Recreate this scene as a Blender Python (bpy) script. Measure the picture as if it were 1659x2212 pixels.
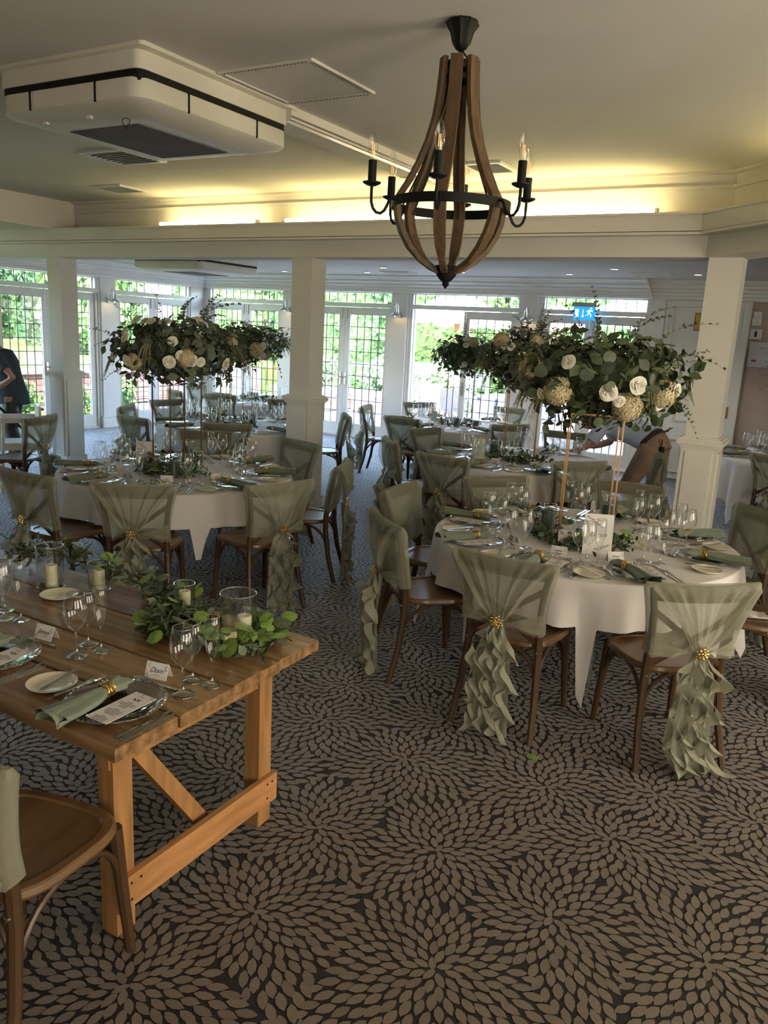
import bpy, bmesh, math, random
import numpy as np
from mathutils import Vector, Matrix, Euler
PI = math.pi
for o in list(bpy.data.objects): bpy.data.objects.remove(o)
SC = bpy.context.scene
COL = SC.collection
# ------------------------------------------------------------------ camera
YAW, PITCH, ROLL = math.radians(29.8), math.radians(12.85), math.radians(2.97)
EYE = Vector((0, 0, 1.95))
fw = Vector((-math.sin(YAW)*math.cos(PITCH), math.cos(YAW)*math.cos(PITCH), -math.sin(PITCH)))
rt0 = Vector((math.cos(YAW), math.sin(YAW), 0)); up0 = rt0.cross(fw)
rt = rt0*math.cos(ROLL) + up0*math.sin(ROLL); up = -rt0*math.sin(ROLL) + up0*math.cos(ROLL)
cd = bpy.data.cameras.new('camera'); cam = bpy.data.objects.new('camera', cd); COL.objects.link(cam)
cd.sensor_fit = 'VERTICAL'; cd.sensor_height = 24.0; cd.lens = 24.0*1720.0/2212.0
cd.clip_start = .05; cd.clip_end = 200
cam.matrix_world = Matrix(((rt.x, up.x, -fw.x, EYE.x), (rt.y, up.y, -fw.y, EYE.y), (rt.z, up.z, -fw.z, EYE.z), (0, 0, 0, 1)))
SC.camera = cam
# ------------------------------------------------------------------ sky, sun, added side lights, exposure
W = bpy.data.worlds.new('sky'); SC.world = W; W.use_nodes = True
wn = W.node_tree.nodes; wl = W.node_tree.links
bg = wn['Background']
sky = wn.new('ShaderNodeTexSky'); sky.sky_type = 'NISHITA'
sky.sun_disc = False; sky.sun_elevation = math.radians(48); sky.sun_rotation = math.radians(150); sky.altitude = 50; sky.dust_density = 2.5
wl.new(sky.outputs[0], bg.inputs[0]); bg.inputs[1].default_value = 3.1
sl = bpy.data.lights.new('sun', 'SUN'); so = bpy.data.objects.new('sun', sl); COL.objects.link(so)
sl.energy = 3.0; sl.angle = math.radians(1.5); sl.color = (1, .95, .86)
so.rotation_euler = (math.radians(42), 0, math.radians(20)); so.location = (0, 20, 30)
def area(name, loc, rot, sx, sy, energy, col, portal=False):
    l = bpy.data.lights.new(name, 'AREA'); o = bpy.data.objects.new(name, l); COL.objects.link(o)
    l.shape = 'RECTANGLE'; l.size = sx; l.size_y = sy; l.energy = energy; l.color = col
    o.location = loc; o.rotation_euler = rot
    if portal: l.cycles.is_portal = True
    return o
# added warm lights; their unseen source is inferred from the lit right faces of
# the trestle legs; they stand in the plane of the right-hand wall
for y in (-2.0, 1.0, 4.0):
    area('window_right_offscreen', (3.06, y, 1.5), (0, PI/2, 0), 1.9, 1.8, 66, (1.0, .90, .72))
SC.view_settings.view_transform = 'Standard'; SC.view_settings.look = 'None'
SC.view_settings.gamma = 1.0; SC.view_settings.use_curve_mapping = False
SC.view_settings.exposure = 0.68
cy = SC.cycles
cy.max_bounces = 4; cy.diffuse_bounces = 3; cy.glossy_bounces = 2; cy.transmission_bounces = 3; cy.transparent_max_bounces = 10; cy.use_adaptive_sampling = True; cy.adaptive_threshold = .05
cy.caustics_reflective = False; cy.caustics_refractive = False; cy.use_denoising = True
cy.sample_clamp_indirect = 4.0
# ------------------------------------------------------------------ mesh helpers
class MB:
    def __init__(s): s.v = []; s.f = []; s.mi = []; s.cur = 0
    def _add(s, vs, fs):
        n = len(s.v); s.v += [tuple(v) for v in vs]; s.f += [tuple(i+n for i in f) for f in fs]; s.mi += [s.cur]*len(fs); return s
    def box(s, c, d, rot=None, taper=1.0):
        x, y, z = d[0]/2, d[1]/2, d[2]/2
        vs = [Vector((sx*x*(taper if sz > 0 else 1), sy*y*(taper if sz > 0 else 1), sz*z)) for sz in (-1, 1) for sy in (-1, 1) for sx in (-1, 1)]
        if rot is not None: vs = [rot @ v for v in vs]
        c = Vector(c); vs = [v+c for v in vs]
        return s._add(vs, [(0, 2, 3, 1), (4, 5, 7, 6), (0, 1, 5, 4), (2, 6, 7, 3), (0, 4, 6, 2), (1, 3, 7, 5)])
    def bar(s, a, b, w, h, upv=(0, 0, 1)):
        a = Vector(a); b = Vector(b); d = (b-a); L = d.length; d.normalize()
        u = Vector(upv)
        if abs(d.dot(u)) > .98: u = Vector((0, 1, 0))
        side = d.cross(u).normalized(); u = side.cross(d).normalized()
        R = Matrix((side, d, u)).transposed()
        return s.box((a+b)/2, (w, L, h), R)
    def tube(s, path, r, n=8, cap=True, flat=None, upv=None):
        P = [Vector(p) for p in path]; m = len(P)
        R = r if isinstance(r, (list, tuple)) and len(r) == m else [r]*m
        vs = []; prev = Vector(upv) if upv else None
        for i, p in enumerate(P):
            t = (P[min(i+1, m-1)]-P[max(i-1, 0)]).normalized()
            if prev is None:
                prev = Vector((0, 0, 1)) if abs(t.z) < .9 else Vector((1, 0, 0))
            sd = t.cross(prev).normalized(); u = sd.cross(t).normalized(); prev = u
            ra = R[i] if isinstance(R[i], (tuple, list)) else (R[i], R[i]*(flat or 1))
            for k in range(n):
                a = 2*PI*k/n
                vs.append(p + sd*math.cos(a)*ra[0] + u*math.sin(a)*ra[1])
        fs = [(i*n+k, i*n+(k+1) % n, (i+1)*n+(k+1) % n, (i+1)*n+k) for i in range(m-1) for k in range(n)]
        if cap: fs += [tuple(reversed(range(n))), tuple(range((m-1)*n, m*n))]
        return s._add(vs, fs)
    def lathe(s, prof, n=24, c=(0, 0, 0), cap=False, flute=0.0, nf=8):
        vs = []; m = len(prof)
        for (r, z) in prof:
            for k in range(n):
                a = 2*PI*k/n; rr = r*(1+flute*math.cos(nf*a))
                vs.append((c[0]+rr*math.cos(a), c[1]+rr*math.sin(a), c[2]+z))
        fs = [(i*n+k, i*n+(k+1) % n, (i+1)*n+(k+1) % n, (i+1)*n+k) for i in range(m-1) for k in range(n)]
        if cap: fs += [tuple(reversed(range(n))), tuple(range((m-1)*n, m*n))]
        return s._add(vs, fs)
    def grid(s, fn, nu, nv, closed_u=False):
        vs = [fn(i/(nu if closed_u else nu-1), j/(nv-1)) for j in range(nv) for i in range(nu)]
        fs = []
        for j in range(nv-1):
            for i in range(nu if closed_u else nu-1):
                a = j*nu+i; b = j*nu+(i+1) % nu
                fs.append((a, b, b+nu, a+nu))
        return s._add(vs, fs)
    def sphere(s, c, r, n=8, m=6, sc=(1, 1, 1)):
        pr = [(max(r*math.sin(PI*i/m), 1e-4), -r*math.cos(PI*i/m)) for i in range(m+1)]
        b = len(s.v); s.lathe(pr, n)
        for i in range(b, len(s.v)):
            v = s.v[i]; s.v[i] = (c[0]+v[0]*sc[0], c[1]+v[1]*sc[1], c[2]+v[2]*sc[2])
        return s
    def prism(s, poly, z0, z1):
        n = len(poly); vs = [(p[0], p[1], z0) for p in poly]+[(p[0], p[1], z1) for p in poly]
        return s._add(vs, [tuple(reversed(range(n))), tuple(range(n, 2*n))]+[(i, (i+1) % n, n+(i+1) % n, n+i) for i in range(n)])
    def xform(s, M, start=0):
        for i in range(start, len(s.v)): s.v[i] = tuple(M @ Vector(s.v[i]))
        return s
    def mesh(s, name, mats, smooth=False):
        me = bpy.data.meshes.new(name); me.from_pydata(s.v, [], s.f)
        if not isinstance(mats, (list, tuple)): mats = [mats]
        for m in mats: me.materials.append(m)
        if len(mats) > 1: me.polygons.foreach_set('material_index', s.mi)
        if smooth:
            me.polygons.foreach_set('use_smooth', [True]*len(me.polygons))
            if smooth != 'all': me.set_sharp_from_angle(angle=math.radians(smooth if smooth is not True else 40))
        me.update(); return me
    def build(s, name, mats, parent=None, smooth=False, loc=None, rz=None):
        return link(name, s.mesh(name, mats, smooth), parent, loc, rz)
def link(name, me, parent=None, loc=None, rz=None):
    o = bpy.data.objects.new(name, me); COL.objects.link(o)
    if parent is not None: o.parent = parent
    if loc is not None: o.location = loc
    if rz is not None: o.rotation_euler = (0, 0, rz) if not isinstance(rz, (tuple, list)) else rz
    return o
def tag(o, label=None, cat=None, group=None, kind=None):
    if label: o['label'] = label
    if cat: o['category'] = cat
    if group: o['group'] = group
    if kind: o['kind'] = kind
    return o
def thing(name, label, cat, loc=(0, 0, 0), rz=0, group=None):
    o = link(name, None, None, loc, rz); o.empty_display_size = .1
    return tag(o, label, cat, group)
CH = {}
def copy_tree(o, loc=None, rz=None, label=None, group=None, parent=None):
    c = o.copy(); COL.objects.link(c); c.parent = parent
    if loc is not None: c.location = loc
    if rz is not None: c.rotation_euler = (0, 0, rz)
    if label: c['label'] = label
    if group: c['group'] = group
    for ch in o.children: copy_tree(ch, parent=c)
    return c
def struct(o): o['kind'] = 'structure'; return o
def scatter(tv, tf, mats4):
    """many copies of one small template as arrays: verts Nx3 and faces"""
    tv = np.asarray(tv, float); tf = np.asarray(tf); n = len(mats4)
    h = np.concatenate([tv, np.ones((len(tv), 1))], 1)
    V = np.einsum('nij,kj->nki', mats4[:, :3, :], h).reshape(-1, 3)
    F = (tf[None] + (np.arange(n)*len(tv))[:, None, None]).reshape(-1, tf.shape[1])
    return V, F
def np_mesh(name, V, F, mats, smooth=False):
    me = bpy.data.meshes.new(name); nf, k = F.shape
    me.vertices.add(len(V)); me.vertices.foreach_set('co', V.astype(np.float32).ravel())
    me.loops.add(nf*k); me.loops.foreach_set('vertex_index', F.astype(np.int32).ravel())
    me.polygons.add(nf); me.polygons.foreach_set('loop_start', np.arange(0, nf*k, k, dtype=np.int32))
    me.polygons.foreach_set('loop_total', np.full(nf, k, dtype=np.int32))
    for m in (mats if isinstance(mats, (list, tuple)) else [mats]): me.materials.append(m)
    if smooth: me.polygons.foreach_set('use_smooth', np.ones(nf, bool))
    me.update(calc_edges=True); me.validate(); return me
def rot_mats(rs, pos, nrm, scale, spin=True):
    """4x4 matrices: local z -> nrm, local y = random tangent"""
    n = len(pos); nrm = nrm/np.linalg.norm(nrm, axis=1, keepdims=True)
    t = rs.normal(size=(n, 3)); t -= (t*nrm).sum(1, keepdims=True)*nrm; t /= np.linalg.norm(t, axis=1, keepdims=True)
    b = np.cross(t, nrm); M = np.zeros((n, 4, 4)); s = np.asarray(scale).reshape(-1, 1)
    M[:, :3, 0] = b*s; M[:, :3, 1] = t*s; M[:, :3, 2] = nrm*s; M[:, :3, 3] = pos; M[:, 3, 3] = 1
    return M
# ------------------------------------------------------------------ materials
def nodes(name):
    m = bpy.data.materials.new(name); m.use_nodes = True
    return m, m.node_tree.nodes, m.node_tree.links
def mat(name, col, rough=.5, metal=0.0, spec=.5, vary=0.0, vscale=8.0, bump=0.0, bscale=60.0, stretch=None, sheen=0.0, coat=0.0, emit=None, isl=0.0, col2=None):
    m, n, l = nodes(name); b = n['Principled BSDF']
    b.inputs['Base Color'].default_value = (*col, 1); b.inputs['Roughness'].default_value = rough; b.inputs['Metallic'].default_value = metal
    b.inputs['Specular IOR Level'].default_value = spec; b.inputs['Sheen Weight'].default_value = sheen; b.inputs['Sheen Roughness'].default_value = .4; b.inputs['Coat Weight'].default_value = coat
    b.inputs['Coat Roughness'].default_value = .15
    if emit: b.inputs['Emission Color'].default_value = (*emit[0], 1); b.inputs['Emission Strength'].default_value = emit[1]
    tc = n.new('ShaderNodeTexCoord'); mp = n.new('ShaderNodeMapping'); l.new(tc.outputs['Object'], mp.inputs[0])
    if stretch: mp.inputs['Scale'].default_value = stretch
    if vary or col2:
        nz = n.new('ShaderNodeTexNoise'); nz.inputs['Scale'].default_value = vscale; nz.inputs['Detail'].default_value = 5; l.new(mp.outputs[0], nz.inputs[0])
        rp = n.new('ShaderNodeValToRGB'); l.new(nz.outputs['Fac'], rp.inputs[0])
        a = col if not col2 else col2
        rp.color_ramp.elements[0].position = .32; rp.color_ramp.elements[1].position = .68
        rp.color_ramp.elements[0].color = (*[c*(1-vary) for c in a], 1); rp.color_ramp.elements[1].color = (*[min(1, c*(1+vary)) for c in col], 1)
        src = rp.outputs[0]
        if isl:
            src = island(n, l, src, isl)
        l.new(src, b.inputs['Base Color'])
    elif isl:
        rgb = n.new('ShaderNodeRGB'); rgb.outputs[0].default_value = (*col, 1)
        l.new(island(n, l, rgb.outputs[0], isl), b.inputs['Base Color'])
    if bump:
        nb = n.new('ShaderNodeTexNoise'); nb.inputs['Scale'].default_value = bscale; nb.inputs['Detail'].default_value = 4; l.new(mp.outputs[0], nb.inputs[0])
        bp = n.new('ShaderNodeBump'); bp.inputs['Strength'].default_value = bump; bp.inputs['Distance'].default_value = .01
        l.new(nb.outputs['Fac'], bp.inputs['Height']); l.new(bp.outputs[0], b.inputs['Normal'])
    return m
def island(n, l, src, amt):
    g = n.new('ShaderNodeNewGeometry'); mr = n.new('ShaderNodeMapRange'); l.new(g.outputs['Random Per Island'], mr.inputs[0])
    mr.inputs[3].default_value = 1-amt; mr.inputs[4].default_value = 1+amt
    hs = n.new('ShaderNodeHueSaturation'); l.new(src, hs.inputs['Color']); l.new(mr.outputs[0], hs.inputs['Value'])
    h2 = n.new('ShaderNodeMapRange'); l.new(g.outputs['Random Per Island'], h2.inputs[0]); h2.inputs[3].default_value = .5-.03*amt; h2.inputs[4].default_value = .5+.03*amt
    l.new(h2.outputs[0], hs.inputs['Hue'])
    return hs.outputs[0]
def glass(name, tint=(.97, .985, .98), base=.04, edge=.75, power=3.0, rough=.02):
    m, n, l = nodes(name); n.remove(n['Principled BSDF']); out = n['Material Output']
    tr = n.new('ShaderNodeBsdfTransparent'); tr.inputs[0].default_value = (*tint, 1)
    gl = n.new('ShaderNodeBsdfGlossy'); gl.inputs['Roughness'].default_value = rough; gl.inputs[0].default_value = (1, 1, 1, 1)
    lw = n.new('ShaderNodeLayerWeight'); lw.inputs[0].default_value = .5
    pw = n.new('ShaderNodeMath'); pw.operation = 'POWER'; pw.inputs[1].default_value = power; l.new(lw.outputs['Facing'], pw.inputs[0])
    mr = n.new('ShaderNodeMapRange'); mr.inputs[3].default_value = base; mr.inputs[4].default_value = edge; l.new(pw.outputs[0], mr.inputs[0])
    mx = n.new('ShaderNodeMixShader'); l.new(mr.outputs[0], mx.inputs[0]); l.new(tr.outputs[0], mx.inputs[1]); l.new(gl.outputs[0], mx.inputs[2])
    l.new(mx.outputs[0], out.inputs[0]); return m
def sheer(name, col, alpha, transl=.35, vary=.12):
    m, n, l = nodes(name); n.remove(n['Principled BSDF']); out = n['Material Output']
    tr = n.new('ShaderNodeBsdfTransparent')
    df = n.new('ShaderNodeBsdfDiffuse'); tl = n.new('ShaderNodeBsdfTranslucent')
    tc = n.new('ShaderNodeTexCoord'); nz = n.new('ShaderNodeTexNoise'); nz.inputs['Scale'].default_value = 14; l.new(tc.outputs['Object'], nz.inputs[0])
    rp = n.new('ShaderNodeValToRGB'); l.new(nz.outputs['Fac'], rp.inputs[0])
    rp.color_ramp.elements[0].color = (*[c*(1-vary) for c in col], 1); rp.color_ramp.elements[1].color = (*[c*(1+vary) for c in col], 1)
    l.new(rp.outputs[0], df.inputs[0]); l.new(rp.outputs[0], tl.inputs[0])
    m1 = n.new('ShaderNodeMixShader'); m1.inputs[0].default_value = transl; l.new(df.outputs[0], m1.inputs[1]); l.new(tl.outputs[0], m1.inputs[2])
    lw = n.new('ShaderNodeLayerWeight'); lw.inputs[0].default_value = .5
    mr = n.new('ShaderNodeMapRange'); mr.inputs[3].default_value = alpha; mr.inputs[4].default_value = min(1, alpha+.3); l.new(lw.outputs['Facing'], mr.inputs[0])
    m2 = n.new('ShaderNodeMixShader'); l.new(mr.outputs[0], m2.inputs[0]); l.new(tr.outputs[0], m2.inputs[1]); l.new(m1.outputs[0], m2.inputs[2])
    l.new(m2.outputs[0], out.inputs[0]); return m
M_ = {}
M_['wall'] = mat('painted_plaster', (.74, .70, .63), .75, spec=.25, vary=.03, vscale=2, bump=.05, bscale=90)
M_['ceil'] = mat('ceiling_paint', (.70, .67, .62), .85, spec=.15, vary=.04, vscale=1.2)
M_['trim'] = mat('white_gloss_paint', (.80, .78, .74), .38, spec=.45, vary=.02, vscale=3)
M_['colm'] = mat('column_paint', (.74, .70, .62), .6, spec=.3, vary=.03, vscale=3)
M_['beige'] = mat('beige_wallpaper', (.52, .42, .36), .8, spec=.2, vary=.05, vscale=5)
M_['black'] = mat('black_metal', (.009, .009, .009), .5, spec=.22, vary=.3, vscale=20)
M_['dark'] = mat('dark_plastic', (.03, .03, .03), .5)
M_['grille'] = mat('intake_mesh', (.10, .085, .085), .8, vary=.15, vscale=4)
M_['acw'] = mat('aged_white_plastic', (.72, .68, .58), .45, vary=.04, vscale=3)
M_['lead'] = mat('lead_came', (.05, .055, .07), .5, metal=.3)
M_['pane'] = glass('window_glass', (.97, .99, .99), .03, .35, 4)
M_['glass'] = glass('stemware_glass', (.975, .985, .98), .06, .85, 2.2)
M_['vase'] = glass('vase_glass', (.96, .975, .97), .06, .95, 2.4)
M_['rim'] = glass('glass_rim', (.9, .92, .9), .45, .95, 1.2, .12)
M_['plateglass'] = glass('charger_glass', (.92, .93, .91), .09, .8, 1.8, .05)
M_['steel'] = mat('stainless_steel', (.62, .61, .60), .16, metal=1.0)
M_['gold'] = mat('brushed_gold', (.40, .24, .115), .38, metal=1.0)
M_['goldr'] = mat('gold_wire', (.68, .45, .14), .38, metal=1.0, vary=.3, vscale=60)
M_['brooch'] = mat('gold_beads', (.80, .58, .24), .2, metal=1.0)
M_['china'] = mat('cream_china', (.80, .74, .58), .18, spec=.6)
M_['cloth'] = mat('white_table_linen', (.74, .69, .66), .85, spec=.15, sheen=.2, vary=.03, vscale=3, bump=.1, bscale=400)
M_['napkin'] = mat('sage_napkin', (.195, .225, .165), .9, spec=.1, sheen=.3, vary=.12, vscale=12, bump=.15, bscale=500)
M_['sheer'] = sheer('sage_chiffon', (.45, .44, .325), .38, .3)
M_['gather'] = sheer('gathered_chiffon', (.41, .405, .295), .38, .25)
M_['ruffle'] = sheer('sage_ruffle', (.395, .39, .295), .86, .3, .18)
M_['chair'] = mat('dark_stained_elm', (.062, .031, .0125), .42, spec=.4, vary=.3, vscale=9, stretch=(1, 1, .18), coat=.15)
M_['chairf'] = mat('walnut_frame', (.085, .036, .016), .42, spec=.4, vary=.3, vscale=9, stretch=(1, 1, .15))
M_['seat'] = mat('worn_seat_elm', (.135, .072, .029), .38, spec=.45, vary=.25, vscale=7, stretch=(3, .5, 1), coat=.2)
M_['pine'] = mat('stained_pine', (.36, .18, .066), .5, spec=.35, vary=.22, vscale=6, stretch=(4, 4, .5), col2=(.30, .15, .055))
M_['pinex'] = mat('stained_pine_rail', (.46, .22, .085), .5, spec=.35, vary=.2, vscale=6, stretch=(4, .5, 4), col2=(.40, .19, .07))
M_['plank'] = mat('waxed_plank', (.27, .150, .066), .25, spec=.5, vary=.32, vscale=5, stretch=(.35, 5, 5), col2=(.21, .115, .05), coat=.25, bump=.06, bscale=30)
M_['stave'] = mat('barrel_stave', (.125, .075, .040), .55, spec=.3, vary=.3, vscale=6, stretch=(5, 5, .6))
M_['paper'] = mat('white_card', (.80, .76, .72), .8, spec=.1)
M_['ink'] = mat('black_ink', (.03, .03, .03), .8)
M_['blush'] = mat('grey_blush_print', (.42, .36, .35), .8)
M_['wax'] = mat('ivory_wax', (.84, .76, .52), .45, spec=.4)
M_['gwax'] = mat('dark_green_wax', (.055, .08, .06), .4, spec=.4)
M_['leaf'] = mat('eucalyptus_leaf', (.085, .115, .055), .5, spec=.35, isl=.5)
M_['leafb'] = mat('blue_gum_leaf', (.115, .138, .095), .55, spec=.3, isl=.4)
M_['leafl'] = mat('lime_leaf', (.20, .30, .06), .45, spec=.35, isl=.3)
M_['stem'] = mat('green_stem', (.20, .22, .10), .6)
M_['straw'] = mat('pale_grass', (.24, .22, .12), .7, isl=.3)
M_['rose'] = mat('ivory_rose', (.82, .78, .66), .6, spec=.2, isl=.06)
M_['hydr'] = mat('cream_hydrangea', (.64, .53, .32), .7, isl=.2)
M_['bulb'] = glass('bulb_glass', (.98, .97, .94), .06, .8, 2.0)
M_['fil'] = mat('filament', (1, .6, .25), .5, emit=((1, .55, .2), .35))
M_['tube'] = mat('fluorescent_tube', (1, 1, 1), .5, emit=((1.0, .82, .36), 24.0))
M_['spot'] = mat('lit_downlight', (1, 1, 1), .5, emit=((1.0, .86, .66), 10.0))
M_['lampb'] = mat('lit_lamp_bulb', (1, 1, 1), .5, emit=((1.0, .72, .36), 30.0))
M_['chrome'] = mat('satin_nickel', (.62, .60, .56), .25, metal=1.0)
M_['brass'] = mat('old_brass', (.42, .28, .10), .4, metal=.8)

def rectframe(mb, w, d, t, h, z, xz=False):
    for s in (-1, 1):
        mb.box((s*(w/2-t/2), 0, z), (t, d, h)); mb.box((0, s*(d/2-t/2), z), (w-2*t, t, h))
    return mb
# ================================================================== ROOM
XL, YB, XR, YF = -11.46, 12.35, 3.1, -4.5
def carpet():
    base = mat('carpet_ground', (.011, .0085, .0100), .6, spec=.4, vary=.3, vscale=300, sheen=.10)
    pet = mat('carpet_petal', (.125, .092, .066), .6, spec=.45, vary=.16, vscale=260, sheen=.55, isl=.12)
    f = struct(MB().box(((XL+XR)/2, (YF+YB)/2, -.05), (XR-XL+.4, YB-YF+.4, .1)).build('floor', base))
    tag(f, 'dark patterned carpet covering the whole function room', None)
    rs = np.random.RandomState(4)
    known = [(-1.573, 2.342), (-1.108, 2.486), (-1.532, 3.015), (-.908, 3.17), (-1.48, 1.842), (-.618, 2.383), (-1.596, 1.39), (-.561, 2.96), (-.857, 1.96), (-2.102, 2.475), (-.125, 2.475), (-2.065, 3.103)]
    C = [np.array(k) for k in known]
    s = .54; row = 0; y = .6
    while y < 12.3:
        x = XL+.1+(s/2 if row % 2 else 0)
        while x < 1.6:
            p = np.array([x, y])+rs.uniform(-.11, .11, 2)
            if all(np.hypot(*(p-np.array(k))) > .42 for k in known): C.append(p)
            x += s
        y += s*.87; row += 1
    C = np.array(C)
    nP = 460; nn = np.arange(1, nP+1); p_ = .545
    tr0 = .0205*nn**p_; ta0 = nn*2*PI*.6180339887; area_ = 2*PI*tr0*(tr0*p_/nn)/1.0; sz = np.sqrt(area_)
    out = []
    for i, c in enumerate(C):
        nb = C[(np.abs(C-c).max(1) < 1.1) & (np.arange(len(C)) != i)]
        a = ta0*(1 if i % 2 else -1)+rs.uniform(0, 6.28)+rs.normal(0, .004, nP); r = tr0*rs.uniform(.985, 1.015, nP)
        P = c+np.stack([np.cos(a)*r, np.sin(a)*r], 1)
        d2 = np.hypot(P[:, None, 0]-nb[None, :, 0], P[:, None, 1]-nb[None, :, 1]).min(1)
        g = d2-r; k = (g > -.010) & (P[:, 0] > XL+.04) & (P[:, 1] < YB-.04) & (P[:, 0] < 1.6)
        sc = np.where(g < .02, .86, 1.0)
        L = sz*1.50*sc*rs.uniform(.92, 1.06, nP); w = sz*.69*sc*rs.uniform(.94, 1.06, nP)
        out.append(np.stack([P[:, 0], P[:, 1], a+rs.normal(0, .07, nP), L, w], 1)[k])
    Q = np.concatenate(out); t = np.array([(-.5, .05), (-.34, .34), (-.08, .5), (.2, .42), (.5, 0), (.3, -.34), (.02, -.5), (-.28, -.38)])
    ca, sa = np.cos(Q[:, 2]), np.sin(Q[:, 2])
    lx = t[None, :, 0]*Q[:, 3:4]; ly = t[None, :, 1]*Q[:, 4:5]
    V = np.stack([Q[:, 0:1]+lx*ca[:, None]-ly*sa[:, None], Q[:, 1:2]+lx*sa[:, None]+ly*ca[:, None], np.broadcast_to((.0010+.0022*rs.rand(len(lx), 1)), lx.shape)], 2).reshape(-1, 3)
    F = np.arange(len(V)).reshape(-1, 8)
    o = link('carpet_petals', np_mesh('carpet_petals', V, F, pet), f); o['kind'] = 'stuff'
carpet()
# ---- ceilings, beam and light trough
def off(d): return [(XL, 6.75+d), (-1.2+.414*d, 6.75+d), (1.9+d, 3.65+.414*d), (1.9+d, YF)]
def strip(mb, d0, d1, z0, z1):
    a, b = off(d0), off(d1)
    for i in range(3): mb.prism([a[i], a[i+1], b[i+1], b[i]], z0, z1)
    return mb
c1 = MB().prism([(-8.75, 7.16), (-1.03, 7.16), (2.31, 3.82), (2.31, YF), (-8.75, YF)][::-1], 3.30, 3.36).build('ceiling', M_['ceil']); struct(c1)
c2 = MB(); c2.prism([(XL, YB), (XL, 7.16), (-1.03, 7.16), (2.31, 3.82), (2.31, YF), (XR, YF), (XR, YB)], 2.84, 2.90)
struct(c2.build('ceiling', M_['ceil']))
struct(MB().box(((XL-8.75)/2, (YF+7.1)/2, 3.15), (-8.75-XL, 7.1-YF, .4)).build('ceiling', M_['ceil']))
struct(strip(MB(), .10, .42, 2.63, 2.80).build('trim_1', M_['wall']))
t2 = MB(); strip(t2, 0, .04, 2.81, 2.955); strip(t2, 0, .40, 2.79, 2.815); strip(t2, -.012, .0, 2.935, 2.955)
struct(t2.build('trim_2', M_['wall']))
t3 = MB(); strip(t3, .36, .43, 2.80, 3.32); strip(t3, .335, .36, 3.175, 3.20); strip(t3, .30, .36, 3.28, 3.302)
struct(t3.build('trim_3', M_['wall']))
for i, (x0, x1) in enumerate([(-7.12, -5.68), (-5.34, -3.48), (-3.46, -1.58)]):
    t = thing('fluorescent_light', ['lit fluorescent tube in the cove at its garden end', 'lit fluorescent tube in the cove behind the ceiling duct', 'lit fluorescent tube in the cove above the middle of the beam'][i], 'light', ((x0+x1)/2, 6.93, 2.815), 0)
    L = x1-x0
    MB().tube([(-L/2+.03, 0, .185), (L/2-.03, 0, .185)], .017, 10).build('tube', M_['tube'], t, True)
    b = MB().box((0, .03, .075), (L, .05, .15))
    for s in (-1, 1): b.box((s*(L/2-.012), .01, .17), (.024, .05, .06))
    b.build('batten', M_['trim'], t)
for i, (ax, ay) in enumerate([(.05, 5.82), (1.2, 4.67)]):   # tubes on along the chamfered side of the trough
    t = thing('cove_tube_right_offscreen' if i == 0 else 'cove_tube_corner_offscreen', ['lit fluorescent tube in the angled cove next to the beam', 'lit fluorescent tube at the far end of the angled cove'][i], 'light', (ax, ay, 2.815), -PI/4)
    MB().tube([(-.7, 0, .185), (.7, 0, .185)], .017, 10).build('tube', M_['tube'], t, True)
    MB().box((0, .03, .075), (1.45, .05, .15)).build('batten', M_['trim'], t)
# ---- columns
for x0 in (-9.03, -5.18, -1.14):
    x = x0+.13; y = 7.0
    c = thing('column', {-9.03: 'square white column nearest the garden windows', -5.18: 'square cream column in the middle of the beam', -1.14: 'square cream column in front of the panelled door'}[x0], 'column', (x, y, 0)); c['kind'] = 'structure'
    MB().box((0, 0, 1.93), (.25, .25, 1.44)).build('shaft', M_['colm'], c)
    lw = MB().box((0, 0, .58), (.285, .285, 1.16))
    for sx, sy, w, d in ((0, -1, .21, .012), (0, 1, .21, .012), (1, 0, .012, .21), (-1, 0, .012, .21)):
        lw.box((sx*.146, sy*.146, .62), (w, d, .98))
    lw.build('dado', M_['colm'], c)
    tr = MB()
    for z, w, h in ((1.148, .30, .02), (1.165, .325, .02), (1.19, .355, .035), (1.215, .33, .016), (1.228, .29, .014)): tr.box((0, 0, z), (w, w, h))
    tr.build('moulding', M_['colm'], c)
    MB().box((0, 0, .065), (.325, .325, .13)).build('plinth', M_['colm'], c)
# ---- outer walls
BAYS_B = [(-11.36, -9.46), (-9.13, -7.10), (-6.77, -4.76), (-4.43, -2.76)]
BAYS_L = [(10.08, 11.98), (7.75, 9.73), (5.40, 7.40), (3.05, 5.05)]
wb = MB()
ed = [XL-.2]+[e for b in BAYS_B for e in b]+[-2.5]
for i in range(0, len(ed), 2):
    a, b = ed[i], ed[i+1]
    wb.box(((a+b)/2, YB+.1, 1.45), (b-a, .2, 2.9))
    if i in (2, 4, 6): wb.box(((a+b)/2, YB-.012, 1.3), (b-a-.08, .03, 2.6)); wb.box(((a+b)/2, YB-.02, .09), (b-a-.02, .06, .18)); wb.box(((a+b)/2, YB-.02, .20), (b-a-.04, .05, .03))
wb.box(((XL-2.5)/2, YB+.1, 2.75), (-2.5-XL, .2, .3))
wb.cur = 1; wb.box(((-2.5+XR)/2, YB+.1, 1.45), (XR+2.5, .2, 2.9))
struct(wb.build('wall_back', [M_['trim'], M_['beige']]))
wl_ = MB(); ed = [YF]+sorted([e for b in BAYS_L for e in b])+[YB]
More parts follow.
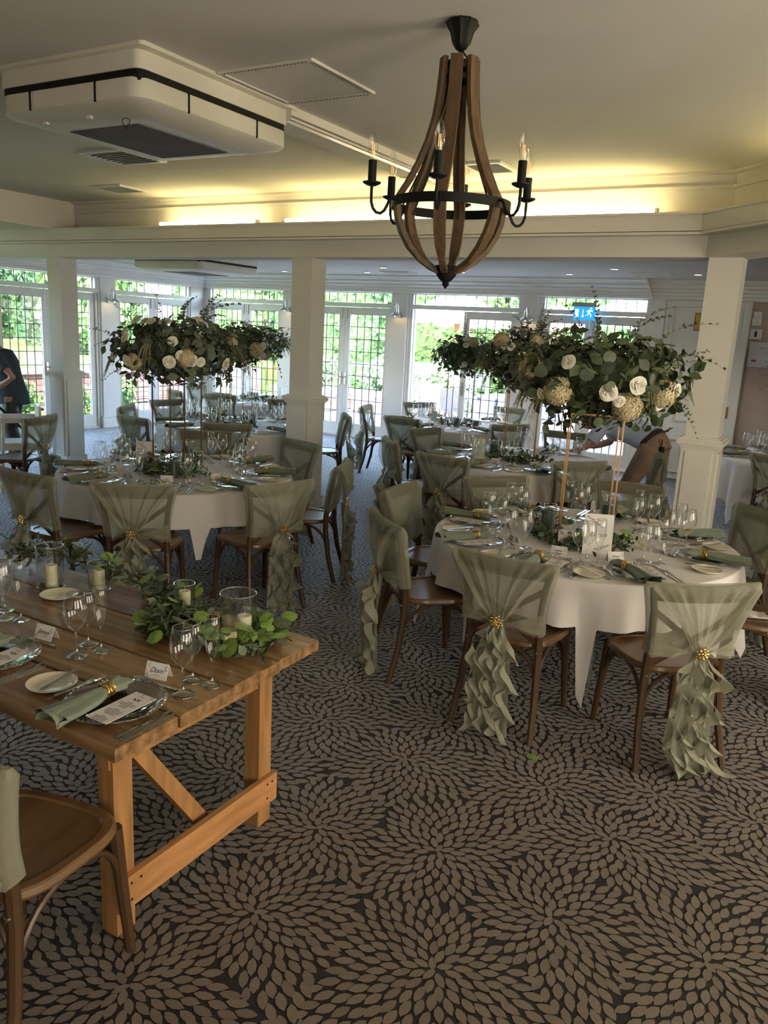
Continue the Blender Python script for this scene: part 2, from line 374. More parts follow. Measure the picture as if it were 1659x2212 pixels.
for i in range(0, len(ed), 2):
    a, b = ed[i], ed[i+1]
    wl_.box((XL-.1, (a+b)/2, 1.45), (.2, b-a, 2.9))
    if i in (4, 6): wl_.box((XL+.012, (a+b)/2, 1.3), (.03, b-a-.08, 2.6)); wl_.box((XL+.02, (a+b)/2, .09), (.06, b-a-.02, .18)); wl_.box((XL+.02, (a+b)/2, .2), (.05, b-a-.04, .03))
wl_.box((XL-.1, 7.5, 2.75), (.2, 9.7, .3))
struct(wl_.build('wall_left', M_['trim']))
struct(MB().box((XR+.1, (YF+YB)/2, 1.7), (.2, YB-YF+.4, 3.4)).build('wall_right', M_['wall']))
struct(MB().box(((XL+XR)/2, YF-.1, 1.7), (XR-XL, .2, 3.4)).build('wall_front', M_['wall']))
# stepped cornice along both glazed walls and the door wall
prof = [(0, 2.585), (.14, 2.585), (.14, 2.63), (.20, 2.64), (.20, 2.675), (.30, 2.69), (.30, 2.72), (.40, 2.74), (.40, 2.775), (.52, 2.79), (.52, 2.80), (.58, 2.81), (.58, 2.845), (0, 2.845)]
n = len(prof)
def cornice(p0, p1, k, name):
    m = MB(); vs = []
    for (px, py, nx, ny) in (p0, p1):
        for (d, z) in prof: vs.append((px+nx*d*k, py+ny*d*k, z))
    m._add(vs, [(i, (i+1) % n, n+(i+1) % n, n+i) for i in range(n)]+[tuple(reversed(range(n))), tuple(range(n, 2*n))])
    return struct(m.build(name, M_['trim']))
cornice((XL, YB, 0, -1), (-2.72, YB, 0, -1), 1, 'trim_4')
cornice((XL, 3.0, 1, 0), (XL, YB, 1, 0), 1, 'trim_5')
cornice((-2.72, YB, 0, -1), (XR, YB, 0, -1), .55, 'trim_6')
# dropped soffit over the far right corner
struct(MB().box((1.2, 8.4, 2.74), (3.7, 1.6, .21)).build('trim_7', M_['wall']))
# ---- windows / french doors
def bay(idx, name, loc, rz, w, label, panes=True, open_leaf=None, hidden=False):
    root = link(name, None, None, loc, rz); root['kind'] = 'structure'; root['label'] = label
    fr = MB(); H0 = 2.33; H1 = 2.40; H2 = 2.60
    for s in (0, 1): fr.box((.025 if s == 0 else w-.025, .08, 1.3), (.05, .12, 2.6))
    fr.box((w/2, .07, (H0+H1)/2), (w, .14, H1-H0)); fr.box((w/2, .08, H2-.015), (w, .1, .03)); fr.box((w/2, .08, .012), (w, .14, .024))
    fr.build('frame', M_['trim'], root)
    # top light
    nt = 10; cw = (w-.12)/nt; pm = MB().box((0, 0, 0), (cw-.006, .004, H2-H1-.05)).mesh('pane', M_['pane'])
    lc = MB()
    for i in range(nt+1): lc.box((.06+cw*i, .08, (H1+H2)/2-.01), (.012, .01, H2-H1-.03))
    lc.build('lead_came', M_['lead'], root)
    for i in range(nt): link('pane', pm, root, (.06+cw*(i+.5), .08, (H1+H2)/2-.012))
    lw = (w-.1)/2-.003
    gx0, gx1, gz0, gz1 = .105, lw-.105, .24, 2.20; nc, nr = 5, 9
    pw, ph = (gx1-gx0)/nc, (gz1-gz0)/nr
    pm2 = MB().box((0, 0, 0), (pw-.006, .004, ph-.006)).mesh('pane', M_['pane'])
    lm = MB()
    for i in range(nc+1): lm.box((gx0+pw*i, 0, (gz0+gz1)/2), (.012, .012, gz1-gz0))
    for j in range(nr+1): lm.box(((gx0+gx1)/2, 0, gz0+ph*j), (gx1-gx0, .012, .012))
    lmm = lm.mesh('lead_came', M_['lead'])
    lf = MB()
    for x in (.0525, lw-.0525): lf.box((x, 0, 1.175), (.105, .05, 2.29))
    lf.box((lw/2, 0, .135), (lw-.21, .05, .21)); lf.box((lw/2, 0, 2.26), (lw-.21, .05, .12))
    for (a, b, c, d) in ((.108, .008, 1.22, 1.97), (lw-.108, .008, 1.22, 1.97)): lf.box((a, -.022, c), (b, .02, d))
    lfm = lf.mesh('door_leaf', M_['trim'])
    hm = MB().box((0, -.032, 1.05), (.035, .015, .22)).tube([(0, -.035, 1.08), (0, -.07, 1.08), (.09, -.07, 1.08)], .009, 6)
    hm.tube([(0, -.03, 2.30), (0, -.03, 2.12)], .006, 6).tube([(0, -.03, .06), (0, -.03, .22)], .006, 6)
    hmm = hm.mesh('handle', M_['chrome'], True)
    for s in (0, 1):
        lo = link('door_leaf', lfm, root, (.05 if s == 0 else w-.05-lw, .07, .0))
        if open_leaf == s:
            lo.rotation_euler = (0, 0, math.radians(117))
        if hidden:
            MB().box(((gx0+gx1)/2, 0, (gz0+gz1)/2), (gx1-gx0, .004, gz1-gz0)).build('pane', M_['pane'], lo); link('lead_came', lmm, lo); continue
        link('lead_came', lmm, lo)
        h = link('handle', hmm, lo, (lw-.05 if s == 0 else .05, 0, 0))
        if s == 1: h.scale = (-1, 1, 1)
        for i in range(nc):
            for j in range(nr): link('pane', pm2, lo, (gx0+pw*(i+.5), 0, gz0+ph*(j+.5)))
for i, (a, b) in enumerate(BAYS_B):
    bay(i, 'window_%d' % (i+1), (a, YB, 0), 0, b-a, ['white leaded french doors beside the garden corner', 'white leaded french doors behind the middle column', 'white leaded terrace doors with one leaf standing open', 'white leaded french doors under the exit sign'][i], open_leaf=0 if i == 2 else None)
for i, (a, b) in enumerate(BAYS_L):
    bay(i, 'window_%d' % (i+5), (XL, a, 0), PI/2, b-a, 'white leaded french doors onto the lawn', hidden=(i >= 2))
# ---- made-up window frames on solid walls, behind the camera and beside the added right-hand lights
fr = MB()
for sx in (-.95, 0, .95): fr.box((sx, 0, 0), (.06, .06, 2.0))
for sz in (-1, 1): fr.box((0, 0, sz*1.0), (1.96, .06, .06))
fm = fr.mesh('window_frame', M_['trim'])
for i, x in enumerate((-8.0, -5.2, -2.4, .4)): struct(link('window_%d' % (9+i), fm, None, (x, -4.45, 1.5)))
for i, y in enumerate((-2.0, 1.0, 4.0, 9.0)): struct(link('window_%d' % (13+i), fm, None, (3.07, y, 1.5), PI/2))
# ---- panelled door
d = link('door_1', None, None, (-1.94, YB, 0)); struct(d); d['label'] = 'white panelled door with brass plaque in the far wall'
ar = MB()
for s in (-1, 1):
    ar.box((s*.515, -.03, 1.29), (.10, .07, 2.58)); ar.box((s*.545, -.045, 1.29), (.03, .09, 2.58)); ar.box((s*.475, -.02, 1.27), (.025, .06, 2.54))
ar.box((0, -.028, 2.536), (1.06, .066, .088)); ar.build('architrave', M_['trim'], d)
lf = MB().box((0, -.012, 1.25), (.93, .04, 2.48)).build('door_leaf', M_['trim'], d)
for z0, z1 in ((.12, .60), (.88, 1.95)):
    pm = MB(); x0, x1 = -.30, .30
    for (a, b) in (((x0, z0), (x1, z0)), ((x1, z0), (x1, z1)), ((x1, z1), (x0, z1)), ((x0, z1), (x0, z0))):
        pm.bar((a[0], -.036, a[1]), (b[0], -.036, b[1]), .022, .03, (0, 1, 0))
    pm.build('panel_moulding', M_['trim'], lf)
hd = MB().tube([(.42, -.03, 1.05), (.42, -.08, 1.05), (.33, -.085, 1.05)], .011, 8).box((.42, -.036, 1.05), (.04, .01, .16)).build('handle', M_['brass'], lf, True)
pq = MB().box((-.10, -.036, 2.29), (.15, .01, .25)).build('plaque', M_['brass'], lf)
MB().box((-.10, -.0415, 2.29), (.11, .004, .20)).build('plaque_face', M_['goldr'], pq)
b = MB().box((.9, YB-.015, .08), (4.4, .03, .16)); b.box((.9, YB-.02, .16), (4.4, .04, .02)); b.box((-2.62, YB-.015, .08), (.25, .03, .16)); b.box((-2.62, YB-.02, .92), (.25, .04, .05))
struct(b.build('baseboard_back', M_['trim']))
MB2 = MB().box((-2.625, YB-.005, 1.3), (.26, .02, 2.6)); struct(MB2.build('trim_8', M_['trim']))
# ---- wall fittings beside the door
t = thing('thermostat', 'small white wall control above the larger one by the door', 'thermostat', (-1.30, YB, 2.37))
MB().box((0, -.015, .045), (.10, .03, .085)).box((0, -.02, -.05), (.12, .04, .10)).build('casing', M_['trim'], t); MB().tube([(0, -.04, -.05), (0, -.048, -.05)], .016, 12).build('dial', M_['acw'], t)
t = thing('thermostat', 'larger white wall control with a dark display by the door', 'thermostat', (-1.29, YB, 2.155))
MB().box((0, -.018, 0), (.155, .036, .135)).build('casing', M_['trim'], t); MB().box((.0, -.038, 0), (.032, .006, .075)).build('display', M_['dark'], t)
def text_mesh(s, size, mt, shear=0.0, spacing=1.0, ext=.0004):
    cu = bpy.data.curves.new('txt', 'FONT'); cu.body = s; cu.size = size; cu.shear = shear; cu.align_x = 'CENTER'; cu.align_y = 'CENTER'; cu.space_character = spacing; cu.extrude = ext; cu.resolution_u = 2; cu.offset = -size*.018
    o = bpy.data.objects.new('txt', cu); COL.objects.link(o); dg = bpy.context.evaluated_depsgraph_get()
    me = bpy.data.meshes.new_from_object(o.evaluated_get(dg)); bpy.data.objects.remove(o); me.materials.clear(); me.materials.append(mt); return me
t = thing('paper_notice', 'white paper notice about drinks on the dancefloor taped beside the door', 'sign', (-1.06, YB-.003, 1.88))
MB().box((0, -.002, 0), (.58, .004, .34)).build('sheet', mat('notice_paper', (.78, .74, .80), .8), t)
for s, z, w in (('NO DRINKS ON THE', .085, .045), ('DANCEFLOOR', .02, .045), ('THANK YOU', -.10, .045)):
    link('lettering', text_mesh(s, w, mat('purple_ink', (.05, .03, .08), .8) if 'purple_ink' not in bpy.data.materials else bpy.data.materials['purple_ink'], ext=.0006), t, (.06, -.005, z), (PI/2, 0, 0))
MB().sphere((-.21, -.006, -.085), .03, 8, 4, (1.2, .1, .5)).build('cocktail_print', mat('red_print', (.5, .12, .06), .8), t)
# ---- exit sign
t = thing('exit_sign', 'blue running man exit sign hanging over the french doors', 'sign', (-3.68, 12.18, 2.36))
MB().box((0, 0, .115), (.37, .09, .06)).box((0, .11, .13), (.10, .14, .03)).build('housing', M_['chrome'], t)
MB().box((0, 0, -.01), (.335, .012, .19)).build('panel', mat('blue_acrylic', (.02, .30, .62), .3, emit=((.03, .35, .75), .7)), t)
wm = mat('white_print', (.9, .95, 1), .5, emit=((.8, .9, 1), .6))
pic = MB().box((-.115, -.008, -.01), (.055, .004, .12)).box((-.02, -.008, .0), (.012, .004, .09)).prism([(-.045, -.0), (.005, .0), (-.02, -.03)], -.002, .002)
k = len(pic.v)-6; pic.xform(Matrix.Translation((0, -.008, -.045)) @ Matrix.Rotation(PI/2, 4, 'X'), k)
for a, b_, w in (((.085, .045), (.070, -.005), .028), ((.085, .04), (.115, .02), .012), ((.115, .02), (.13, .035), .012), ((.075, .035), (.045, .03), .012), ((.045, .03), (.04, .005), .012), ((.072, -.005), (.105, -.03), .016), ((.105, -.03), (.10, -.065), .014), ((.070, -.005), (.05, -.04), .016), ((.05, -.04), (.02, -.042), .014)):
    pic.bar((a[0], -.008, a[1]), (b_[0], -.008, b_[1]), .004, w, (1, 0, .3))
pic.tube([(.1, -.006, .065), (.1, -.010, .065)], .014, 10); pic.build('pictogram', wm, t)
# ---- gooseneck wall lamps
def wall_lamp(loc, rz, label):
    t = thing('wall_lamp', label, 'lamp', loc, rz)
    MB().lathe([(.001, 0), (.055, 0), (.055, .012), (.03, .03), (.001, .032)], 16).xform(Matrix.Rotation(PI/2, 4, 'X')).build('wall_plate', M_['chrome'], t, True)
    MB().tube([(0, -.03, 0), (0, -.07, .01), (0, -.09, .06), (0, -.10, .14), (0, -.125, .175), (0, -.16, .18), (0, -.185, .15), (0, -.19, .10)], .009, 8).build('arm', M_['chrome'], t, True)
    MB().lathe([(.016, .13), (.022, .10), (.028, .06), (.034, .03), (.06, .01), (.10, -.02), (.104, -.03), (.10, -.022), (.06, .005), (.03, .02)], 18, (0, -.19, 0)).build('shade', M_['chrome'], t, True)
    MB().sphere((0, -.19, -.008), .026, 10, 6).build('bulb', M_['lampb'], t, True)
wall_lamp((-9.30, YB-.02, 2.24), 0, 'nickel gooseneck wall lamp on the post left of the middle column')
wall_lamp((-6.935, YB-.02, 2.22), 0, 'nickel gooseneck wall lamp on the post before the open terrace door')
wall_lamp((-4.595, YB-.02, 2.23), 0, 'nickel gooseneck wall lamp on the post between the terrace parasols')
wall_lamp((XL+.02, 9.905, 2.22), PI/2, 'nickel gooseneck wall lamp on the post between lawn doors')
wall_lamp((XL+.02, 7.575, 2.18), PI/2, 'nickel gooseneck wall lamp on the post above the worker')
# ---- downlights, vents, hatch
sp = [(-10.4, 11.3), (-8.55, 11.15), (-6.15, 10.35), (-6.95, 11.2), (-3.63, 11.15), (-2.79, 10.3), (-1.91, 9.13), (-1.92, 11.0), (-5.2, 11.0)]
DL = ['at the garden corner', 'above the corner french doors', 'between middle column and open door', 'above the middle french doors', 'above the exit sign', 'beside the door side vent', 'just behind the cream column', 'in front of the panelled door', 'above the open terrace door']
rm = MB().lathe([(.062, 0), (.062, -.008), (.045, -.012), (.042, .002)], 16).mesh('bezel', M_['trim'], True); em = MB().lathe([(.001, 0), (.042, 0)], 14).mesh('lens', M_['spot'])
for i, (x, y) in enumerate(sp):
    t = thing('downlight', 'small recessed downlight in the low ceiling '+DL[i], 'light', (x, y, 2.838), 0, 'downlights over the window side'); link('bezel', rm, t); link('lens', em, t, (0, 0, -.004), (PI, 0, 0))
    sl_ = bpy.data.lights.new('downlight_lamp', 'SPOT'); sl_.energy = 16; sl_.spot_size = math.radians(125); sl_.spot_blend = .6; sl_.shadow_soft_size = .04; sl_.color = (1, .88, .72); lo_ = bpy.data.objects.new('downlight_lamp', sl_); COL.objects.link(lo_); lo_.parent = t; lo_.location = (0, 0, -.03)
def vent(x0, x1, y0, y1, z, label, dark=False):
    t = thing('ceiling_vent', label, 'vent', ((x0+x1)/2, (y0+y1)/2, z)); w, d = x1-x0, y1-y0; f = MB()
    rectframe(f, w, d, .04, .018, -.008)
    f.build('frame', M_['trim'], t); MB().box((0, 0, -.001), (w-.06, d-.06, .004)).build('backing', M_['dark'] if dark else M_['grille'], t)
    sm = MB().box((0, 0, 0), (w-.07, .030, .004), Matrix.Rotation(.6, 3, 'X')).mesh('slat', M_['trim']); ns = 8
    for i in range(ns): link('slat', sm, t, (0, -d/2+.06+(d-.12)*i/(ns-1), -.012))
vent(-6.03, -5.5, 4.94, 5.46, 3.3, 'white square slatted ceiling vent next to the cassette unit')
vent(-7.4, -6.97, 6.24, 6.64, 3.3, 'white slatted ceiling vent close to the cove')
vent(-3.03, -2.68, 6.24, 6.66, 3.3, 'white slatted ceiling vent seen behind the chandelier')
vent(-6.6, -6.1, 11.0, 11.3, 2.84, 'dark slatted vent in the low ceiling near the open terrace door', True)
vent(-2.75, -2.25, 10.9, 11.15, 2.84, 'dark slatted vent in the low ceiling near the panelled door', True)
t = thing('ceiling_hatch', 'square ceiling access hatch with perforated white frame', 'hatch', (-2.995, 3.995, 3.3)); f = MB(); g = MB()
rectframe(f, .64, .64, .026, .014, -.006)
f.build('frame', M_['ceil'], t); MB().box((0, 0, -.003), (.575, .575, .006)).build('panel', M_['ceil'], t)
for s in (-1, 1):
    for i in range(1, 25): g.box((-.30+.6*i/25, s*.307, -.014), (.010, .007, .003)); g.box((s*.307, -.30+.6*i/25, -.014), (.007, .010, .003))
g.build('perforation', M_['grille'], t)
# ---- ceiling trunking
t = thing('cable_trunking', 'long white boxed duct running along the ceiling to the cove', 'duct', (-3.47, 5.72, 3.3))
MB().box((0, 0, -.04), (.26, 2.66, .08)).build('casing', M_['wall'], t); MB().box((.10, 0, -.083), (.05, 2.66, .006)).box((.131, 0, -.06), (.004, 2.66, .012)).build('lip', M_['chrome'], t); MB().box((0, .55, -.041), (.266, .006, .084)).build('joint', M_['dark'], t)
# ---- ceiling cassette air conditioners
def rrect(w, d, r, n=5):
    p = []
    for (sx, sy, a0) in ((1, 1, 0), (-1, 1, PI/2), (-1, -1, PI), (1, -1, 1.5*PI)):
        for i in range(n+1): a = a0+PI/2*i/n; p.append((sx*(w/2-r)+r*math.cos(a), sy*(d/2-r)+r*math.sin(a)))
    return p
def loft(m, rings):
    k = len(rings[0][0]); vs = [(p[0], p[1], z) for (ps, z) in rings for p in ps]
    m._add(vs, [(i*k+j, i*k+(j+1) % k, (i+1)*k+(j+1) % k, (i+1)*k+j) for i in range(len(rings)-1) for j in range(k)]+[tuple(range((len(rings)-1)*k, len(rings)*k))])
def ac(loc, w, d, label, detail=True, sz=1.0):
    t = thing('ceiling_cassette', label, 'air conditioner', loc); t.scale = (1, 1, sz)
    m = MB(); loft(m, [(rrect(w+.10, d+.05, .03), 0), (rrect(w+.10, d+.05, .03), -.02), (rrect(w, d, .05), -.025), (rrect(w, d, .05), -.112)]); m.build('collar', M_['acw'], t, 30)
    m = MB(); loft(m, [(rrect(w-.02, d-.02, .05), -.105), (rrect(w-.02, d-.02, .05), -.165)]); m.build('air_gap', M_['black'], t)
    m = MB(); loft(m, [(rrect(w, d, .09), -.150), (rrect(w+.01, d+.01, .10), -.16), (rrect(w+.01, d+.01, .10), -.245), (rrect(w-.03, d-.03, .10), -.262), (rrect(w-.30, d-.30, .08), -.295), (rrect(w-.42, d-.42, .03), -.30)]); m.build('fascia', M_['acw'], t, 30)
    MB().box((0, 0, -.302), (.57, d-.52, .006)).build('intake_grille', M_['grille'], t)
    if detail:
        for (x, y, a) in ((-.28, -d/2-.006, 0), (.25, -d/2-.006, 0), (w/2+.006, -.28, 1), (w/2+.006, .30, 1)):
            MB().box((x, y, -.20), ((.012, .006, .10) if a == 0 else (.006, .012, .10))).build('louvre_seam', M_['black'], t)
        for (x, y, a) in ((-.0, -d/2-.004, 0), (w/2+.004, .0, 1)):
            L = .5 if a == 0 else .56
            MB().box((x, y, -.20), ((L, .008, .085) if a == 0 else (.008, L, .085))).build('louvre_flap', M_['acw'], t)
        MB().tube([(.33+.022*math.cos(u), -.5+.012*math.sin(u*2), -.305-.03*(1-math.sin(u))) for u in [i*2*PI/14 for i in range(15)]], .0025, 5).build('pull_loop', M_['dark'], t)
        MB().box((-.30, -.52, -.285), (.03, .02, .02)).box((.08, -.53, -.285), (.03, .02, .02)).build('clip', M_['trim'], t)
ac((-3.945, 3.79, 3.3), 1.14, 1.26, 'large aged white cassette air conditioner on the high ceiling')
ac((-8.35, 8.85, 2.84), 1.25, 1.25, 'white cassette air conditioner on the low ceiling near the windows', False, .8)
# ---- chandelier
def chandelier(loc):
    t = thing('chandelier', 'wooden barrel stave chandelier with black iron ring and candle bulbs', 'chandelier', loc)
    MB().lathe([(.001, 0), (.062, 0), (.074, -.012), (.070, -.02), (.052, -.045), (.040, -.09), (.024, -.115), (.012, -.122), (.001, -.125)], 20, flute=.05, nf=10).build('canopy', M_['black'], t, True)
    ch = MB()
    for i in range(3): ch.tube([(.012*math.cos(u)*(1 if i % 2 else 0), .012*math.cos(u)*(0 if i % 2 else 1), -.135-.022*i+.016*math.sin(u)) for u in [k*2*PI/10 for k in range(11)]], .0035, 5)
    ch.tube([(.005, .01, -.12), (.03, .01, -.15), (.028, .0, -.19)], .004, 5); ch.build('chain', M_['black'], t, True)
    prof = [(.075, -.155), (.078, -.22), (.084, -.30), (.098, -.40), (.125, -.50), (.165, -.60), (.212, -.69), (.248, -.745), (.258, -.79), (.252, -.84), (.230, -.90), (.190, -.965), (.135, -1.02), (.075, -1.055), (.03, -1.07)]
    a0 = math.radians(-74)
    for i in range(6):
        a = a0+i*PI/3; m = MB(); ca, sa = math.cos(a), math.sin(a); vs = []
        for j, (r, z) in enumerate(prof):
            p = Vector((r, z)); q0 = Vector(prof[max(j-1, 0)]); q1 = Vector(prof[min(j+1, len(prof)-1)]); tn = (q1-q0).normalized(); nm = Vector((-tn.y, tn.x)); hw = .027 if z > -.95 else .027*max(.55, (1.09+z)/.14)
            for (sn, st) in ((.011, hw), (.011, -hw), (-.011, -hw), (-.011, hw)):
                rr = r-nm.x*sn; zz = z-nm.y*sn; vs.append((rr*ca-st*sa, rr*sa+st*ca, zz))
        k = 4; N = len(prof)
        m._add(vs, [(u*k+v, u*k+(v+1) % k, (u+1)*k+(v+1) % k, (u+1)*k+v) for u in range(N-1) for v in range(k)]+[(3, 2, 1, 0), tuple(range((N-1)*k, N*k))])
        s = m.build('stave', M_['stave'], t); MB().tube([(.045*ca+.0*sa, .045*sa, -.21), ((.060)*ca, (.06)*sa, -.34), (.14*ca, .14*sa, -.60), (.235*ca, .235*sa, -.80)], .0045, 5).build('cable', M_['black'], s)
    def hoop(r, z, h, name):
        m = MB(); m.lathe([(r, z-h/2), (r+.005, z-h/2), (r+.005, z+h/2), (r, z+h/2), (r, z-h/2)], 48); m.build(name, M_['black'], t, 30)
    hoop(.272, -.775, .042, 'ring'); hoop(.062, -.185, .03, 'collar'); hoop(.062, -.235, .02, 'collar')
    MB().lathe([(.001, -1.035), (.054, -1.04), (.058, -1.054), (.05, -1.068), (.046, -1.085), (.026, -1.108), (.014, -1.114), (.018, -1.124), (.001, -1.145)], 18).build('finial', M_['black'], t, True)
    for i in range(6):
        a = math.radians(-73+i*60); ca, sa = math.cos(a), math.sin(a)
        P = lambda r, z: (r*ca, r*sa, z)
        am = MB().tube([P(.275, -.765), P(.290, -.768), P(.300, -.780), P(.308, -.800), P(.320, -.822), P(.338, -.835), P(.358, -.832), P(.374, -.815), P(.382, -.790), P(.383, -.765), P(.383, -.72)], .0068, 8)
        am.lathe([(.004, -.72), (.02, -.722), (.040, -.712), (.042, -.706), (.02, -.712), (.004, -.71)], 16, (.383*ca, .383*sa, 0))
        am = am.build('arm', M_['black'], t, True)
        MB().lathe([(.001, -.71), (.019, -.71), (.019, -.615), (.001, -.615)], 14, (.383*ca, .383*sa, 0)).build('candle_sleeve', M_['black'], am, 30)
        b = MB().lathe([(.012, -.617), (.016, -.60), (.0225, -.575), (.0215, -.545), (.014, -.515), (.006, -.495), (.001, -.488)], 14, (.383*ca, .383*sa, 0)); b.build('bulb', M_['bulb'], am, True)
        f = MB()
        for k in range(4): u = k*PI/2; f.tube([(.383*ca+.006*math.cos(u), .383*sa+.006*math.sin(u), -.60), (.383*ca+.005*math.cos(u), .383*sa+.005*math.sin(u), -.55)], .0012, 4)
        f.build('filament', M_['fil'], am)
chandelier((-1.745, 3.52, 3.3))
# ================================================================== CHAIRS
def chair_parts():
    P = {}
    def backleg(s):
        return MB().tube([(s*.218, -.300, 0), (s*.202, -.245, .2), (s*.188, -.214, .42), (s*.184, -.214, .52), (s*.190, -.235, .66), (s*.208, -.262, .78), (s*.232, -.280, .87), (s*.238, -.285, .895)], [(.0165, .0165), (.019, .019), (.021, .021), (.021, .021), (.020, .018), (.019, .017), (.017, .016), (.016, .015)], 8)
    P['bl'] = backleg(-1).mesh('leg', M_['chair'], True); P['br'] = backleg(1).mesh('leg', M_['chair'], True)
    def frontleg(s): return MB().tube([(s*.215, .215, 0), (s*.205, .195, .22), (s*.195, .175, .46)], [.0155, .019, .023], 8)
    P['fl'] = frontleg(-1).mesh('leg', M_['chair'], True); P['fr'] = frontleg(1).mesh('leg', M_['chair'], True)
    # seat with rim and dished centre
    def outline(k, n=40):
        ps = []
        for i in range(n):
            a = 2*PI*i/n; c, s = math.cos(a), math.sin(a)
            e = 2/3.4; x = abs(c)**e*(1 if c > 0 else -1); y = abs(s)**e*(1 if s > 0 else -1)
            hw = .222+.022*y; ps.append((x*(hw-k), y*(.218-k)+.0))
        return ps
    m = MB(); loft(m, [(outline(.03), .452), (outline(.0), .456), (outline(-.004), .466), (outline(.0), .482), (outline(.006), .487), (outline(.030), .487), (outline(.036), .481), (outline(.10), .478), (outline(.19), .477)])
    P['seat'] = m.mesh('seat', M_['seat'], 35)
    m = MB()
    def rail(u, v):
        s = u*2-1; a = v*2*PI
        x = .243*s; y = -.287-.028*(1-s*s); z = .876+.006*s*s
        return (x, y+.014*math.cos(a), z+.042*math.sin(a))
    m.grid(lambda i, j: rail(j, i), 10, 13, True); P['rail'] = m.mesh('top_rail', M_['chair'], True)
    def slat(s):
        pts = []
        for i in range(9):
            t = i/8; x = s*(.205*(1-t)-.186*t); z = .78-.29*t; y = -.262+.048*t-.014*math.sin(PI*t)+(.004*s)
            pts.append((x, y, z))
        return MB().tube(pts, (.016, .006) if False else [(.0065, .017)]*9, 6, upv=(1, 0, 0))
    P['s1'] = slat(1).mesh('cross_slat', M_['chair'], True); P['s2'] = slat(-1).mesh('cross_slat', M_['chair'], True)
    def arc(a, b, c, r=.0105): # quadratic
        a, b, c = Vector(a), Vector(b), Vector(c)
        return MB().tube([a*(1-t)**2+b*2*t*(1-t)+c*t*t for t in [i/8 for i in range(9)]], r, 7)
    br = []
    for s in (-1, 1):
        br.append(arc((s*.203, .185, .27), (s*.20, .165, .43), (s*.20, .02, .452)))
        br.append(arc((s*.198, -.232, .27), (s*.193, -.20, .43), (s*.20, -.05, .452)))
        br.append(arc((s*.192, -.230, .27), (s*.175, -.215, .43), (s*.04, -.20, .452)))
        br.append(arc((s*.195, .19, .27), (s*.17, .18, .43), (s*.04, .18, .452)))
    P['br_'] = [b.mesh('brace', M_['chair'], True) for b in br]
    bt = MB()
    for s in (-1, 1): bt.tube([(s*.188, -.233, .455), (s*.188, -.239, .455)], .006, 8)
    P['bolt'] = bt.mesh('bolt', M_['steel'])
    return P
CP = chair_parts()
CPF = {}
def sleeve_mesh(seed):
    rnd = random.Random(seed); m = MB()
    posty = lambda z: -.212-.073*max(0, min(1, (z-.5)/.4))**1.2
    hw = lambda z: .207+.064*max(0, min(1, (z-.63)/.27))**1.4
    ph = rnd.uniform(0, 6)
    zb = .555
    def front(u, v):           # closed tube around both posts, v down
        z = .925-(.925-zb)*v; w = hw(z); y0 = posty(z); s = u*4
        if s < 1.8:
            q = s/.9-1; x = q*w; bow = .028*(1-q*q)*(1-v)**2; y = y0+.032-bow+.004*math.sin(q*9+ph)*v; e = abs(q)
        elif s < 2.0: q = (s-1.8)/.2; x = w+.004*math.sin(q*PI); y = y0+.032-.068*q; e = 1
        elif s < 3.8:
            q = 1-(s-2.0)/.9; x = q*w; bow = .028*(1-q*q)*(1-v)**1.5; y = y0-.036-bow-.004*math.sin(q*13+ph)*v-.012*(1-q*q)*math.sin(PI*v); e = abs(q)
        else: q = (s-3.8)/.2; x = -w-.004*math.sin(q*PI); y = y0-.036+.068*q; e = 1
        if v < .02: y = y*.25+(posty(.925)-.028*(1-e*e))*.75
        if v > .95: z += .006*math.sin(x*25+ph)-.012*(x/w)*lop
        return (x, y, z)
    lop = rnd.uniform(-1, 1)
    m.grid(front, 60, 12, True)
    bx = rnd.uniform(-.012, .012)
    folds = [rnd.uniform(-.4, .4) for _ in range(4)]
    def drape(u, v):           # back V gathered to the brooch
        s = u*2-1; t = v
        top = Vector((.272*s, -.287-.028*(1-s*s), .925)); end = Vector((bx+.028*s, -.316, .605))
        if t < .12:
            k = t/.12; p = Vector((top.x, top.y-.026*k, top.z+.004-.016*k*k)); return tuple(p)
        k = (t-.12)/.88
        a = top+Vector((0, -.026, -.012)); sag = .030*math.sin(PI*k)*(abs(s))
        p = a.lerp(end, k); p.z -= sag*.6; p.x *= (1-.16*math.sin(PI*k))
        pl = .030*math.sin(PI*min(1, k*1.15))**.6*(math.sin(s*17+folds[0])+.7*math.sin(s*31+folds[1]))*(.10+.90*abs(s)**1.6)
        p.y -= .012+.012*k*math.sin(PI*k)+max(-.012, pl)
        return tuple(p)
    m.cur = 1; m.grid(drape, 57, 15)
    for sg in (-1, 1):         # gathered wisps from the posts to the brooch
        def wisp(u, v):
            z = .665-.10*v+(.605-(.665-.10*v))*u; x = sg*.210*(1-u)+bx*u+sg*.02*u; y = -.272+(-.322+.272)*u-.006*math.sin(v*14+u*3)-.018*math.sin(PI*u)
            if u > .5: z = .605+(z-.605)*(1-(u-.5)*1.2)
            return (x, y, z)
        if sg > 0 or seed % 3 == 1: m.grid(wisp, 8, 9)
    return m, bx
